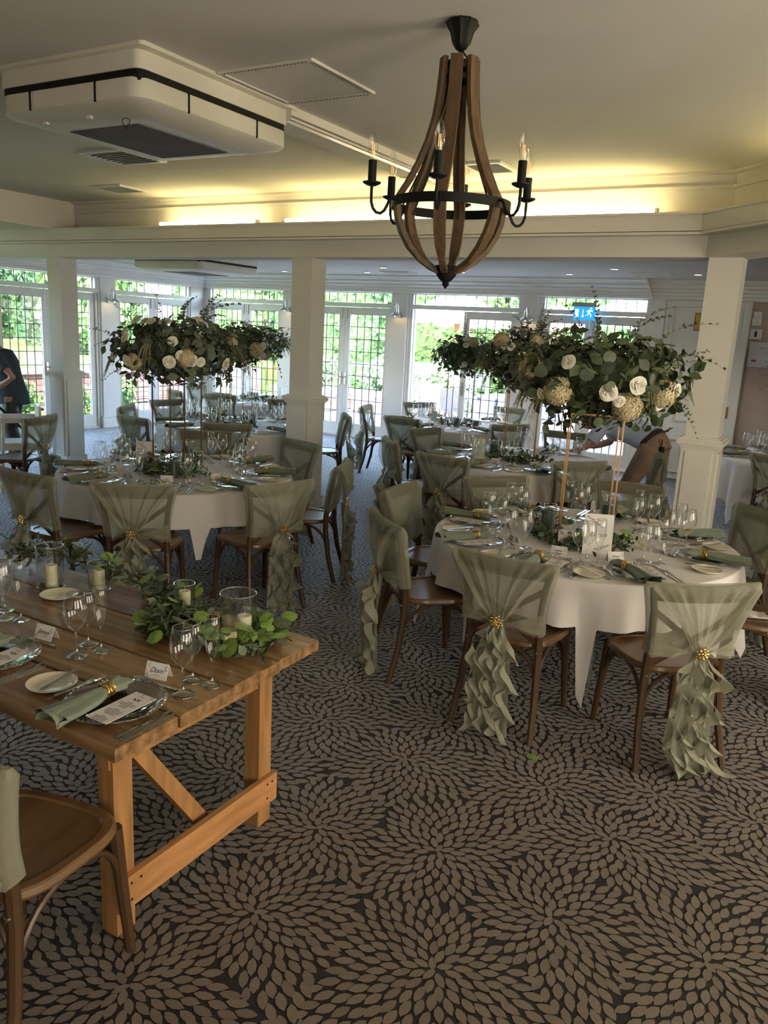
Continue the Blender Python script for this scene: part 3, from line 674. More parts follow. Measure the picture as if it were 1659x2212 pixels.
def tail_mesh(seed, bx, trail=False):
    rnd = random.Random(seed*7+1); m = MB(); zend = rnd.choice((.03, .07, .02)); lean = rnd.uniform(-.03, .03)
    if trail: zend = .012
    cx = lambda t: bx+lean*t+(.10*max(0, (t-.72)/.28)**1.5-.02*t if trail else 0)
    def sheet(u, v):
        z = .60-(.60-zend)*v; s = u*2-1; w = .026+.060*min(1, v*3.5)**.8+.03*v
        return (cx(v)+s*w, -.312-.03*min(1, v*3)+.012*math.sin(s*8+v*3+seed), z)
    m.grid(sheet, 17, 12)
    for k in range(6):         # cascading frills zigzagging down the tail
        x0 = -.088+.035*k+rnd.uniform(-.008, .008); ph = rnd.uniform(0, 6); fr = rnd.uniform(19, 27); sd = 1 if k % 2 else -1
        def frill(u, v):
            t = v; z0 = .600-(.600-zend-.012)*t; spread = min(1, t*6+.25)
            wob = math.sin(t*fr+ph); wob2 = math.sin(t*fr*2.3+ph*2)
            w = (.040+.018*wob2)*spread
            x = cx(t)+x0*spread+.020*wob*spread+sd*w*u*(.35+.65*wob)
            y = -.336-.030*spread*(.5+.5*math.cos(t*fr+ph))-w*u*(.55+.45*math.cos(t*fr+ph))
            z = z0-.055*u*(.55+.45*wob)+.008*u*wob2
            return (x, min(y, -.318), max(z, .006+.004*k))
        m.grid(frill, 5, 76)
    return m
def brooch_mesh(bx):
    m = MB(); rnd = random.Random(5)
    for k in range(8): a = k*PI/4; m.sphere((bx+.022*math.cos(a), -.350, .607+.022*math.sin(a)), .0085, 7, 5)
    for k in range(5): a = k*2*PI/5+.3; m.sphere((bx+.011*math.cos(a), -.358, .607+.011*math.sin(a)), .007, 7, 5)
    m.sphere((bx, -.362, .607), .007, 7, 5)
    for k in range(8): a = k*PI/4+.39; m.sphere((bx+.032*math.cos(a), -.345, .607+.032*math.sin(a)), .005, 6, 4)
    return m
SLV = []
for s in range(4):
    sm, bx = sleeve_mesh(s); SLV.append((sm.mesh('chair_cover', [M_['sheer'], M_['gather']], 'all'), tail_mesh(s, bx).mesh('ruffle_tail', M_['ruffle'], 'all'), brooch_mesh(bx).mesh('brooch', M_['brooch'], True)))
sm, bx = sleeve_mesh(1); SLV.append((SLV[1][0], tail_mesh(1, bx, True).mesh('ruffle_tail', M_['ruffle'], 'all'), SLV[1][2]))
def make_chair(variant, label, group=None):
    t = thing('dining_chair', label, 'chair', (0, 0, 0), 0, group)
    for k in ('bl', 'br', 'fl', 'fr'): link('leg', CP[k], t)
    link('seat', CP['seat'], t); link('top_rail', CP['rail'], t); link('cross_slat', CP['s1'], t); link('cross_slat', CP['s2'], t)
    for b in CP['br_']: link('brace', b, t)
    link('bolt', CP['bolt'], t)
    c = link('chair_cover', SLV[variant][0], t); c['label'] = 'sheer sage green chiffon cover over the chair back'
    r = link('ruffle_tail', SLV[variant][1], c); r['label'] = 'ruffled sage chiffon tail hanging to the floor'
    b = link('brooch', SLV[variant][2], c); b['label'] = 'gold bead brooch'
    return t
CHN = [0]
def chair_at(x, y, tx, ty, label, group=None, variant=None, rail=True, twist=0):
    """x, y: middle of the top rail; tx, ty: what the chair faces"""
    d = Vector((tx-x, ty-y)).normalized(); CHN[0] += 1
    t = make_chair(CHN[0] % 4 if variant is None else variant, label, group)
    px, py = (x+d.x*.29, y+d.y*.29) if rail else (x, y)
    t.location = (px, py, 0); t.rotation_euler = (0, 0, math.atan2(-d.x, d.y)+twist); return t
TAB = {'A': (-1.30, 4.76), 'B': (-4.60, 4.65), 'C': (-6.32, 7.36), 'D': (-2.80, 7.55), 'E': (-4.55, 9.85), 'F': (-.40, 10.2), 'G': (-8.15, 10.1)}
TN = {'A': 'round table near the chandelier', 'B': 'round table behind the trestle', 'C': 'round table behind the middle column', 'D': 'round table under the bending man', 'E': 'round table by the terrace door', 'F': 'round table below the notice', 'G': 'round table in the garden corner'}
TS = {'A': 'table near the chandelier', 'B': 'table behind the trestle', 'C': 'table behind middle column', 'D': 'table under bending man', 'E': 'table by terrace door', 'F': 'table below the notice', 'G': 'table in garden corner'}
CHL = {
 'A': [(-1.32, 3.49, 'facing the name card'), (-.44, 3.68, 'with trailing frills'), (-2.17, 3.82, 'side on to aisle'), (-2.56, 4.68, 'showing front to aisle'), (-2.21, 5.53, 'opposite the trailing frills'), (-1.34, 6.04, 'before the cream column'), (-.38, 5.67, 'beneath the angled cove'), (-.03, 4.80, 'with cloth on seat')],
 'B': [(-4.62, 3.29, 'behind the end candle'), (-3.82, 3.48, 'behind the trestle garland'), (-3.21, 4.19, 'hanging frills over aisle'), (-3.38, 5.19, 'side on to aisle'), (-4.30, 5.88, 'before the middle column'), (-5.27, 5.71, 'opposite the trestle')],
 'C': [(-5.57, 6.34, 'backing the trestle'), (-6.55, 5.98, 'beside the white column'), (-7.45, 6.71, 'nearest the lawn doors'), (-7.70, 7.62, 'turned to middle column'), (-5.30, 8.20, 'hidden by middle column')],
 'D': [(-2.97, 6.16, 'backing the chandelier'), (-3.80, 6.69, 'side on to aisle'), (-3.99, 7.81, 'showing front to aisle'), (-1.96, 6.81, 'next to cream column'), (-1.50, 7.85, 'before the bending man'), (-2.78, 8.92, 'beside the bending arm')],
 'E': [(-4.69, 8.52, 'with brooch to room'), (-5.80, 9.48, 'alone on the carpet'), (-5.58, 10.65, 'before the rattan chairs'), (-4.36, 11.20, 'right by terrace doors'), (-3.50, 9.05, 'turned to french doors')],
 'F': [(-.55, 8.85, 'backing the cream column')],
 'G': [(-6.95, 9.15, 'left of middle column'), (-7.90, 8.85, 'backing the room'), (-8.75, 8.80, 'nearest the lawn'), (-9.35, 9.9, 'facing terrace corner')]}
XW = {'B': ['toward the lawn', 'toward the high chair'], 'C': ['toward garden corner', 'toward the lawn', 'toward the aisle'], 'E': ['toward the exit sign', 'toward panelled door'], 'G': ['toward middle column', 'toward the hedge', 'toward garden corner', 'toward lawn doors'], 'A': [], 'D': []}
for k, L in CHL.items():
    for (x, y, w) in L: chair_at(x, y, *TAB[k], 'sage covered crossback chair %s, %s' % (w, TN[k]), 'crossback chairs with sage covers', 4 if 'trailing frills' in w and 'opposite' not in w else None)
chair_at(-7.09, 5.25, -8.2, 4.85, 'dark wooden crossback chair beside the white high chair', 'crossback chairs with sage covers', 1)
chair_at(-1.86, 1.24, -1.86-math.sin(.2), 1.24+math.cos(.2), 'worn wooden crossback chair tucked against the trestle table corner', 'crossback chairs with sage covers', 3, rail=False)
t = thing('folded_cloth', 'white folded cloth left on a chair seat', 'cloth', (-.30, 4.77, .482), .4)
MB().grid(lambda u, v: ((u-.5)*.16, (v-.5)*.10, .012+.010*math.sin(u*9)*math.sin(v*5+1)), 12, 8).box((0, 0, .004), (.15, .09, .008)).build('cloth', M_['cloth'], t, 'all')
# ================================================================== ROUND TABLES
def round_table(k, corner, seed):
    cx, cy_ = TAB[k]
    t = thing('round_table', 'folding round table hidden under the white cloth, the '+TN[k], 'table', (cx, cy_, 0))
    MB().lathe([(.001, .715), (.90, .715), (.905, .725), (.905, .742), (.90, .748), (.001, .748)], 48).build('tabletop', M_['pine'], t, 30)
    for a in range(4):
        u = a*PI/2+.5; MB().tube([(.48*math.cos(u), .48*math.sin(u), .715), (.50*math.cos(u), .50*math.sin(u), 0)], .016, 8).build('leg', M_['steel'], t, True)
    rnd = random.Random(seed); R = .912; ph = [rnd.uniform(0, 6.28) for _ in range(4)]
    nA = 160; rings = []
    S = [0.0, .3, .6, .80, .89, .905, .915]
    seats = []
    for (x, y, w) in CHL[k]:
        d = Vector((cx-x, cy_-y)).normalized(); seats.append((x+d.x*.29-cx, y+d.y*.29-cy_, d))
    def on_seat(th):            # does the hanging cloth come down on a chair seat at this angle?
        for r in (.90, .95, 1.0, 1.05):
            for (px, py, d) in seats:
                qx, qy = r*math.cos(th)-px, r*math.sin(th)-py
                ly = qx*d.x+qy*d.y; lx = qx*d.y-qy*d.x
                if abs(lx) < .262 and -.25 < ly < .245: return True
        return False
    NT = 720; occ = [on_seat(2*PI*i/NT) for i in range(NT)]
    def gap(th):
        i = int(round(th/(2*PI)*NT)) % NT
        for q in range(0, 30):
            if occ[(i+q) % NT] or occ[(i-q) % NT]: return q*2*PI/NT
        return .26
    def hang(th):
        a = th-corner; e = 1.155/max(abs(math.cos(a+PI/4)), abs(math.sin(a+PI/4)))
        full = min(max(e-R, .48), .735); q = min(1, gap(th)/.04); q = q*q*(3-2*q)
        return .245+(full-.245)*q
    m = MB(); vs = []; NV = 16
    for s in S:
        for i in range(nA):
            th = 2*PI*i/nA; vs.append((s*math.cos(th), s*math.sin(th), .7535-(0 if s < .91 else .002)))
    for j in range(1, NV):
        v = j/(NV-1)
        for i in range(nA):
            th = 2*PI*i/nA; h = hang(th); d = (th-corner+PI/4) % (PI/2)-PI/4; near = math.exp(-(d/.22)**2)
            w = v*h
            f = (.022*math.sin(th*13+ph[0])+.018*math.sin(th*21+ph[1])+.010*math.sin(th*34+ph[2]))*min(1, w/.30)
            fold = .085*near*(w/.7)+.05*math.sin(d*16)*math.exp(-(d/.40)**2)*(w/.6)
            r = R+.006*min(1, w*30)+f+fold+.03*(w/.5)*(1-near)*.4
            r = max(r, .90-.02*v); z = .7515-w*(.985 if h < .6 else .985)+(-.004 if w < .02 else 0)
            vs.append((r*math.cos(th+.02*math.sin(th*9+ph[3])*w), r*math.sin(th+.02*math.sin(th*9+ph[3])*w), max(z, .012)))
    rows = len(S)+NV-1
    m._add(vs, [(j*nA+i, j*nA+(i+1) % nA, (j+1)*nA+(i+1) % nA, (j+1)*nA+i) for j in range(rows-1) for i in range(nA)])
    o = m.build('tablecloth', M_['cloth'], None, 'all', (cx, cy_, 0)); tag(o, 'white linen tablecloth draped over the '+TN[k], 'tablecloth', 'white tablecloths')
for k, c, s in (('A', math.radians(-69), 1), ('B', math.radians(-20), 2), ('C', .5, 3), ('D', -.9, 4), ('E', -.4, 5), ('F', -2.2, 6), ('G', .2, 7)): round_table(k, c, s)
# ================================================================== TABLEWARE (prototypes)
def spin(pr, n=28): return MB().lathe(pr, n)
def wine_profile(h, br, stem, foot):
    bz = stem; pr = [(.001, .004), (foot*.5, .0045), (foot, .0015), (foot, .003), (foot*.5, .008), (.010, .014), (.0048, .03), (.0042, stem*.6), (.0050, stem-.006), (.012, stem+.002)]
    for (a, b) in ((.55, .10), (.83, .25), (.98, .42), (1.0, .52), (.95, .70), (.84, .88), (.75, 1.0)): pr.append((br*a, bz+(h-bz)*b))
    pr += [(br*.75-.0012, h+.0006), (br*.75-.002, h-.001)]
    return pr
def glass_mesh(name, pr, rim_r, rim_z, foot_r):
    m = MB().lathe(pr, 28); m.cur = 1
    for (r, z, q) in ((rim_r, rim_z, .0011), (foot_r, .0025, .0013)): m.lathe([(r-q, z), (r, z+q), (r+q, z), (r, z-q), (r-q, z)], 28)
    m.lathe([(.002, .012), (.0055, .016), (.0062, .022), (.0045, .03)], 10)
    return m.mesh(name, [M_['glass'], M_['rim']], 'all')
GL = {'wine': glass_mesh('wine_glass', wine_profile(.245, .046, .105, .039), .046*.75, .245, .039),
      'small': glass_mesh('wine_glass', wine_profile(.220, .040, .096, .037), .040*.75, .220, .037),
      'flute': glass_mesh('champagne_flute', [(.001, .004), (.016, .0045), (.034, .0015), (.034, .003), (.016, .008), (.008, .014), (.0045, .03), (.004, .085), (.0055, .100), (.012, .108), (.020, .130), (.0262, .165), (.0285, .195), (.0275, .225), (.0252, .258), (.0245, .2586), (.024, .256)], .0252, .257, .034)}
CHG = spin([(.001, .004), (.095, .004), (.105, .006), (.12, .011), (.125, .012), (.155, .016), (.164, .019), (.166, .0195), (.164, .014), (.12, .006), (.10, .001), (.001, .001)], 40).mesh('charger_plate', M_['plateglass'], 'all')
RIM = MB()
for i in range(56): a = 2*PI*i/56; RIM.box((.160*math.cos(a), .160*math.sin(a), .0195), (.0085, .0045, .004), Matrix.Rotation(a+.5, 3, 'Z'))
RIM = RIM.lathe([(.1655, .0185), (.1675, .0195), (.1655, .0205)], 40).mesh('beaded_rim', M_['steel'])
SPL = spin([(.001, .005), (.05, .005), (.055, .007), (.074, .013), (.082, .018), (.084, .0185), (.083, .0155), (.055, .003), (.045, .0), (.001, .0)], 32).mesh('side_plate', M_['china'], 'all')
def flat(poly, th, bend=None):
    m = MB().prism(poly, 0, th)
    if bend: m.v = [(v[0], v[1], v[2]+bend(v[1])) for v in m.v]
    return m
def knife_m(L=.215):
    m = flat([(-.0075, 0), (-.005, -.004), (.005, -.004), (.0075, 0), (.0065, L*.45), (.0095, L*.5), (.0095, L*.9), (.0055, L), (-.001, L*.99), (-.0035, L*.9), (-.0045, L*.46)], .0035)
    return m.mesh('knife', M_['steel'])
def fork_m(L=.195):
    b = lambda y: .008*max(0, (y-L*.55)/(L*.45))**1.0-.004*max(0, (y-L*.85)/(L*.15))
    m = MB()
    for k in range(6):
        y0, y1 = L*.62*k/6, L*.62*(k+1)/6; w0 = .0085-.0055*min(1, k/4); w1 = .0085-.0055*min(1, (k+1)/4)
        m._add([(-w0, y0, b(y0)), (w0, y0, b(y0)), (w1, y1, b(y1)), (-w1, y1, b(y1)), (-w0, y0, b(y0)+.003), (w0, y0, b(y0)+.003), (w1, y1, b(y1)+.003), (-w1, y1, b(y1)+.003)], [(3, 2, 1, 0), (4, 5, 6, 7), (0, 1, 5, 4), (2, 3, 7, 6), (1, 2, 6, 5), (3, 0, 4, 7)])
    y0 = L*.62; m._add([(-.003, y0, b(y0)), (.003, y0, b(y0)), (.011, L*.76, b(L*.76)), (-.011, L*.76, b(L*.76)), (-.003, y0, b(y0)+.003), (.003, y0, b(y0)+.003), (.011, L*.76, b(L*.76)+.0025), (-.011, L*.76, b(L*.76)+.0025)], [(3, 2, 1, 0), (4, 5, 6, 7), (1, 2, 6, 5), (3, 0, 4, 7), (2, 3, 7, 6)])
    for x in (-.0093, -.0031, .0031, .0093): m.bar((x, L*.755, b(L*.755)+.001), (x, L, b(L)+.001), .0032, .0022)
    return m.mesh('fork', M_['steel'])
def spoon_m(L=.19):
    m = MB(); pr = []
    for k in range(15):
        t = k/14; y = L*t
        w = .0085-.0058*min(1, t/.45) if t < .62 else .003+.0185*math.sin(PI*min(1, (t-.62)/.38))**.75
        d = 0 if t < .62 else -.007*math.sin(PI*(t-.62)/.38)
        z = .006*max(0, t-.45)/.55
        pr.append((w, y, z, d))
    m.grid(lambda u, v: ((u*2-1)*pr[round(v*14)][0], pr[round(v*14)][1], pr[round(v*14)][2]+pr[round(v*14)][3]*(1-(u*2-1)**2)+.007), 7, 15)
    m.grid(lambda u, v: ((1-u*2)*pr[round(v*14)][0], pr[round(v*14)][1], pr[round(v*14)][2]+pr[round(v*14)][3]*(1-(u*2-1)**2)+.005), 7, 15)
    return m.mesh('spoon', M_['steel'], 'all')
KN, FK, SP = knife_m(), fork_m(), spoon_m(); BKN = knife_m(.19)
def napkin_m(seed):
    """rolled napkin: gathered head, ring, flared tail; along +y from tail (-.17) to head (.12)"""
    rnd = random.Random(seed); m = MB(); N = 22; K = 24
    ph = rnd.uniform(0, 6)
    def prof(t):
        y = -.185+.31*t
        ring = abs(y-.045)
        w = .020+.020*min(1, ring/.07)+(.022 if y < -.03 else 0)*min(1, (-.03-y)/.14)
        h = .017+.004*min(1, ring/.05)
        return y, w, h
    def f(u, v):
        y, w, h = prof(v); a = 2*PI*u
        fold = 1+.16*math.sin(5*a+ph)*min(1, abs(y-.045)/.05)+.08*math.sin(9*a+ph*2)
        flare = 1 if v < .97 else .8
        x = w*math.cos(a)*fold; z = h*math.sin(a)*fold
        return (x+.008*math.sin(v*5+ph), y+.012*math.sin(3*a)*(v < .06 or v > .94), max(z+.019, .001))
    m.grid(f, K, N, True)
    for sg, dy in ((1, 0), (-1, .02)):      # folded outer flap with a visible edge
        def flap(u, v):
            y = -.20+.22*v+dy*(1-v); w = .05-.030*v
            a = PI*(u*1.05-.05); return (sg*w*math.cos(a)*.95, y, .003+.038*math.sin(a)*(1-.2*v)+.002)
        m.grid(flap, 10, 10)
    return m.mesh('napkin', M_['napkin'], 'all')
NAP = [napkin_m(s) for s in range(3)]
rg = MB()
for k in range(5):
    y = .030+.0075*k
    rg.tube([((.0265+.0015*math.sin(7*u+k))*math.cos(u), y+.003*math.sin(3*u+k*2), .021+.0235*math.sin(u)) for u in [i*2*PI/18 for i in range(19)]], .0030, 5, False)
RING = rg.mesh('napkin_ring', M_['goldr'], True)
def menu_m():
    m = MB(); m.box((0, 0, .0006), (.095, .21, .0012)); m.cur = 1; rnd = random.Random(2)
    z = .0014; y = .035
    for blk in range(3):
        for r in range(5):
            w = rnd.uniform(.03, .07) if r else .022; m.box((0, y, z), (w, .0022, .0004)); y -= .0085
        y -= .012
    for k in range(16):
        a = k*.4; m.box((-.012+.0018*k, .062+.006*math.sin(a*2.3), z), (.0022, .0075*abs(math.cos(a*1.7))+.002, .0004), Matrix.Rotation(.5, 3, 'Z'))
    m.cur = 2
    for k in range(12): m.box((rnd.uniform(-.035, .04), rnd.uniform(.08, .10), z), (.008, .004, .0004), Matrix.Rotation(rnd.uniform(0, 3), 3, 'Z'))
    return m.mesh('menu_card', [M_['paper'], M_['ink'], M_['blush']])
MENU = menu_m()
def tent(w=.09, h=.055, names=None):
    """place card: tent fold standing, writing toward -y"""
    m = MB(); d = .022
    for sg in (-1, 1):
        a = (-w/2, sg*d, 0); b = (w/2, sg*d, 0); c = (w/2, 0, h); e = (-w/2, 0, h); o = Vector((0, sg*.0012, 0))
        m._add([a, b, c, e]+[tuple(Vector(q)-o) for q in (a, b, c, e)], [(0, 1, 2, 3), (7, 6, 5, 4), (0, 4, 5, 1), (1, 5, 6, 2), (3, 7, 4, 0)])
    m.cur = 1; rnd = random.Random(len(names or '')+3)
    for k in range(14):
        x = rnd.choice((-1, 1))*rnd.uniform(.028, .042); q = rnd.uniform(.15, .9)
        m.box((x, -d*(1-q)-.0012, h*q), (.006, .001, .003), Matrix.Rotation(-math.atan2(d, h), 3, 'X'))
    return m.mesh('place_card', [M_['paper'], M_['blush']])
TENT = tent()
def scribble(seed, w, h, rows=1):
    rnd = random.Random(seed); m = MB()
    for r in range(rows):
        pts = []; n = 34
        for i in range(n): t = i/(n-1); pts.append((-w/2+w*t, (h*.5*math.sin(i*1.9+seed)*(1+.6*math.sin(i*.7+seed)))*.5-r*h*1.5, 0))
        m.tube(pts, .0009, 4)
    m.tube([(-w*.3, -rows*h*1.1, 0), (w*.3, -rows*h*1.1+.001, 0)], .0008, 4)
    m.xform(Matrix.Translation((0, -.0145, .031)) @ Matrix.Rotation(PI/2-math.atan2(.022, .055), 4, 'X'))
    return m.mesh('handwriting', M_['ink'])
HAND = [scribble(s, .045, .010, 2) for s in range(3)]
PHR = {k: TN[k] for k in TN}
def put(me, name, label, cat, M4, group, parts=()):
    o = link(name, me); o.matrix_world = M4; tag(o, label, cat, group)
    for (pn, pm) in parts: link(pn, pm, o)
    return o
def TR(x, y, z, rz=0): return Matrix.Translation((x, y, z)) @ Matrix.Rotation(rz, 4, 'Z')
def setting(F, z, at, seed, full=True, name=None, glasses=('wine', 'small', 'flute'), napkin=True, deco=True, gpos=None):
    """F: frame at the guest's table edge; +y toward the table middle"""
    rnd = random.Random(seed); B = F @ TR(0, 0, z); j = lambda a: rnd.uniform(-a, a)
    gp = gpos or [(.150, .33), (.165, .43), (.243, .385)]
    put(CHG, 'charger_plate', 'glass charger plate '+at, 'plate', B @ TR(j(.01), .185+j(.01), 0), 'charger plates', [('beaded_rim', RIM)])
    for g, (x, y) in zip(glasses, gp):
        nm = 'champagne_flute' if g == 'flute' else 'wine_glass'
        put(GL[g], nm, {'flute': 'empty champagne flute', 'wine': 'large wine glass', 'small': 'smaller wine glass'}[g]+' '+at, 'glass', B @ TR(x+j(.005), y+j(.005), 0), 'stemware')
    put(SPL, 'side_plate', 'cream side plate '+at, 'plate', B @ TR(-.265, .16+j(.012), 0), 'side plates')
    if napkin:
        a = rnd.uniform(-.15, .2)
        put(NAP[seed % 3], 'napkin', 'sage napkin in gold ring '+at, 'napkin', B @ TR(-.035, .155, .018, a), 'rolled napkins', [('napkin_ring', RING)])
    if full:
        put(MENU, 'menu_card', 'printed menu card '+at, 'card', B @ Matrix.Translation((.075, .165, .0215)) @ Matrix.Rotation(rnd.uniform(-.05, .05), 4, 'Z'), 'menu cards')
        put(BKN, 'butter_knife', 'butter knife on plate '+at, 'knife', B @ TR(-.235, .10, .0195, .25), 'butter knives')
        put(FK, 'fork', 'outer steel fork '+at, 'fork', B @ TR(-.188, .085, 0, .0), 'forks'); put(FK, 'fork', 'inner steel fork '+at, 'fork', B @ TR(-.162, .095, .0205, -.06), 'forks')
        put(KN, 'knife', 'inner steel knife '+at, 'knife', B @ TR(.182, .05, 0, -.02), 'knives'); put(KN, 'knife', 'outer steel knife '+at, 'knife', B @ TR(.207, .045, 0, -.02), 'knives')
        put(SP, 'spoon', 'steel dessert spoon '+at, 'spoon', B @ TR(.10, .385, 0, PI/2+.1), 'spoons')
        if name is not False: put(TENT, 'place_card', 'handwritten place card '+at, 'card', B @ TR(.0+j(.01), .43, 0, j(.1)), 'place cards', [('handwriting', HAND[seed % 3])])
def around(k, angs, full=True, seed0=0, words=None, **kw):
    cx, cy_ = TAB[k]
    for i, a in enumerate(angs):
        ca, sa = math.cos(a), math.sin(a)
        F = Matrix.Translation((cx+.905*ca, cy_+.905*sa, 0)) @ Matrix.Rotation(math.atan2(ca, -sa), 4, 'Z')
        w = words[i] if words else ('at the chair '+CHL[k][i][2] if i < len(CHL[k]) else 'at the place '+XW[k][i-len(CHL[k])])
        setting(F, .7545, w+', '+TS[k], seed0+i, full, **kw)
def angs_of(k): return [math.atan2(y-TAB[k][1], x-TAB[k][0]) for (x, y, w) in CHL[k]]
D_ = lambda *a: [math.radians(x) for x in a]
around('A', angs_of('A'), True, 10)
around('B', D_(-98, -54, -10, 35, 80, 125, 170, -143), True, 30)
around('D', D_(-97, -142, 170, -52, -4, 87), True, 50)
around('C', D_(-54, -99, -144, 171, 36, 126, 81, -9), False, 70)
around('E', D_(-96, -158, 142, 84, -40, 22), False, 90)
around('G', D_(-38, -83, -128, -173, 7, 52, 97, 142), False, 110)
around('F', [math.radians(a) for a in (-100, -145, 170, 125)], False, 130, ['at the place toward the column', 'at the place toward the aisle', 'at the place toward french doors', 'at the place toward panelled door'])
# ================================================================== TRESTLE TABLE AND ITS LAYOUT
ZT = .70
tt = thing('trestle_table', 'rustic wooden trestle table with thick plank top', 'table', (-1.72, 2.0, 0))
L = 3.2; seams = [1.47, 1.735, 2.005, 2.275, 2.545]
rnd = random.Random(3)
for i in range(4):
    y0, y1 = seams[i]+.0045, seams[i+1]-.0045; e = [.0, .004, -.004, -.012][i]
    m = MB(); nx = 24; dx = .006
    sec = [(y0, -.045), (y0, -.004), (y0+.004, 0), (y1-.004, 0), (y1, -.004), (y1, -.045)]
    vs = []
    for q in range(nx+1):
        x = e-L*q/nx
        for kk, (yy, zz) in enumerate(sec):
            wob = rnd.uniform(-.0025, .0025) if (i == 0 and kk < 3) else 0
            vs.append((x, yy-2.0+wob, ZT+zz+wob*.6))
    k = len(sec); m._add(vs, [(q*k+j, q*k+(j+1) % k, (q+1)*k+(j+1) % k, (q+1)*k+j) for q in range(nx) for j in range(k)]+[tuple(range(k)), tuple(reversed(range(nx*k, (nx+1)*k)))])
    m.build('plank', M_['plank'], tt, 30)
def leg(x, y): MB().box((x, y, (ZT-.045)/2), (.07, .075, ZT-.045)).build('leg', M_['pine'], tt)
for xx in (-.085, -2.9):
    leg(xx, -.455); leg(xx, .25)
    s = 1 if xx > -1 else -1
    rl = MB().box((xx+s*.046, -.10, .155), (.024, .80, .115)).build('stretcher', M_['pinex'], tt)
    nl = MB()
    for (yy, zz) in ((-.45, .185), (-.45, .125), (-.41, .185), (.24, .185), (.24, .125), (.27, .185)): nl.tube([(xx+s*.057, yy, zz), (xx+s*.0592, yy, zz)], .005, 6)
    nl.build('nail', M_['black'], rl)
    MB().box((xx, -.10, ZT-.075), (.05, .80, .06)).build('top_bearer', M_['pine'], tt)
MB().bar((-.10, -.40, ZT-.05), (-.10, -.06, .17), .055, .04, (1, 0, 0)).build('brace', M_['pine'], tt)
def at_t(x, y, rz=0, z=0): return TR(x, y, ZT+z, rz)
TW = 'trestle table'
# two laid places along the front edge, looking toward +y
setting(Matrix.Translation((-1.95, 1.475, 0)), ZT, 'before the Dom card, trestle table', 2, True, False, gpos=[(.138, .384), (.078, .477), (.162, .492)])
setting(Matrix.Translation((-2.585, 1.475, 0)), ZT, 'before the Jersey card, trestle table', 5, True, False, gpos=[(.226, .375), (.171, .474), (.266, .466)])
def name_card(x, y, rz, txt, label):
    o = put(TENT, 'place_card', label, 'card', at_t(x, y, rz), 'place cards')
    link('handwriting', text_mesh(txt, .028, M_['ink'], .45, .85), o, (0, -.0125, .030), (PI/2-math.atan2(.022, .055), 0, 0))
    MB().box((.004, -.0175, .0145), (.030, .0005, .0012), Matrix.Rotation(.08, 3, 'Y')).build('underline', M_['ink'], o)
name_card(-1.985, 1.905, .22, 'Dom', 'white place card reading Dom on the trestle table')
name_card(-2.59, 1.90, .12, 'Jersey', 'white place card reading Jersey on the trestle table')
setting(Matrix.Translation((-2.93, 2.47, 0)) @ Matrix.Rotation(PI, 4, 'Z'), ZT, TW+' on its far side', 8, False, False, napkin=False, glasses=()) if False else None
put(SPL, 'side_plate', 'cream side plate alone beside the garland on the trestle table', 'plate', at_t(-2.95, 2.24), 'side plates')
for i, (g, x, y) in enumerate((('wine', -2.90, 1.93), ('small', -2.98, 1.99), ('flute', -2.83, 1.96))):
    put(GL[g], 'champagne_flute' if g == 'flute' else 'wine_glass', {'flute': 'champagne flute', 'wine': 'large wine glass', 'small': 'small wine glass'}[g]+' at the garland end of the trestle table', 'glass', at_t(x, y), 'stemware')
def vase(x, y, z, r, h, label, candle=None, ch=.1, cr=.03, off_=(0, 0), mt='wax', clabel=None):
    vm = MB().lathe([(.001, .001), (r-.003, .001), (r, .004), (r, h), (r-.0025, h+.001), (r-.003, h-.002), (r-.003, .006), (.001, .006)], 32); vm.cur = 1
    for zz in (h, .004): vm.lathe([(r-.0035, zz), (r-.001, zz+.0025), (r+.0012, zz), (r-.001, zz-.0025), (r-.0035, zz)], 32)
    o = vm.build('cylinder_vase', [M_['vase'], M_['rim']], None, 30, (x, y, z)); tag(o, label, 'vase')
    if ch:
        c = thing('pillar_candle', clabel, 'candle', (x+off_[0], y+off_[1], z+.007))
        MB().lathe([(.001, 0), (cr, 0), (cr, ch-.004), (cr-.004, ch), (cr*.55, ch-.003), (.001, ch-.006)], 22).build('wax', M_[mt], c, 40); MB().tube([(0, 0, ch-.007), (.001, 0, ch+.008), (.003, 0, ch+.016)], .0013, 5).build('wick', M_['paper'] if mt == 'wax' else M_['ink'], c)
vase(-3.10, 2.31, ZT, .062, .20, 'clear cylinder vase at the garland end of the trestle table', True, .105, .028, (.012, -.004), 'wax', 'ivory pillar candle at the garland end of the trestle table')
vase(-2.345, 2.405, ZT, .046, .15, 'small clear cylinder vase among the leaves in the middle of the trestle table', True, .11, .026, (0, 0), 'wax', 'ivory pillar candle among the leaves in the middle of the trestle table')
vase(-1.99, 2.34, ZT, .073, .20, 'tall wide clear cylinder vase ringed by leaves on the trestle table', True, .11, .029, (.038, -.006), 'wax', 'ivory pillar candle standing off centre in the wide vase')
vase(-2.90, 2.42, ZT, .05, .13, 'low clear cylinder vase behind the wine glasses on the trestle table', True, .09, .027, (0, 0), 'wax', 'ivory pillar candle behind the Jersey wine glasses')
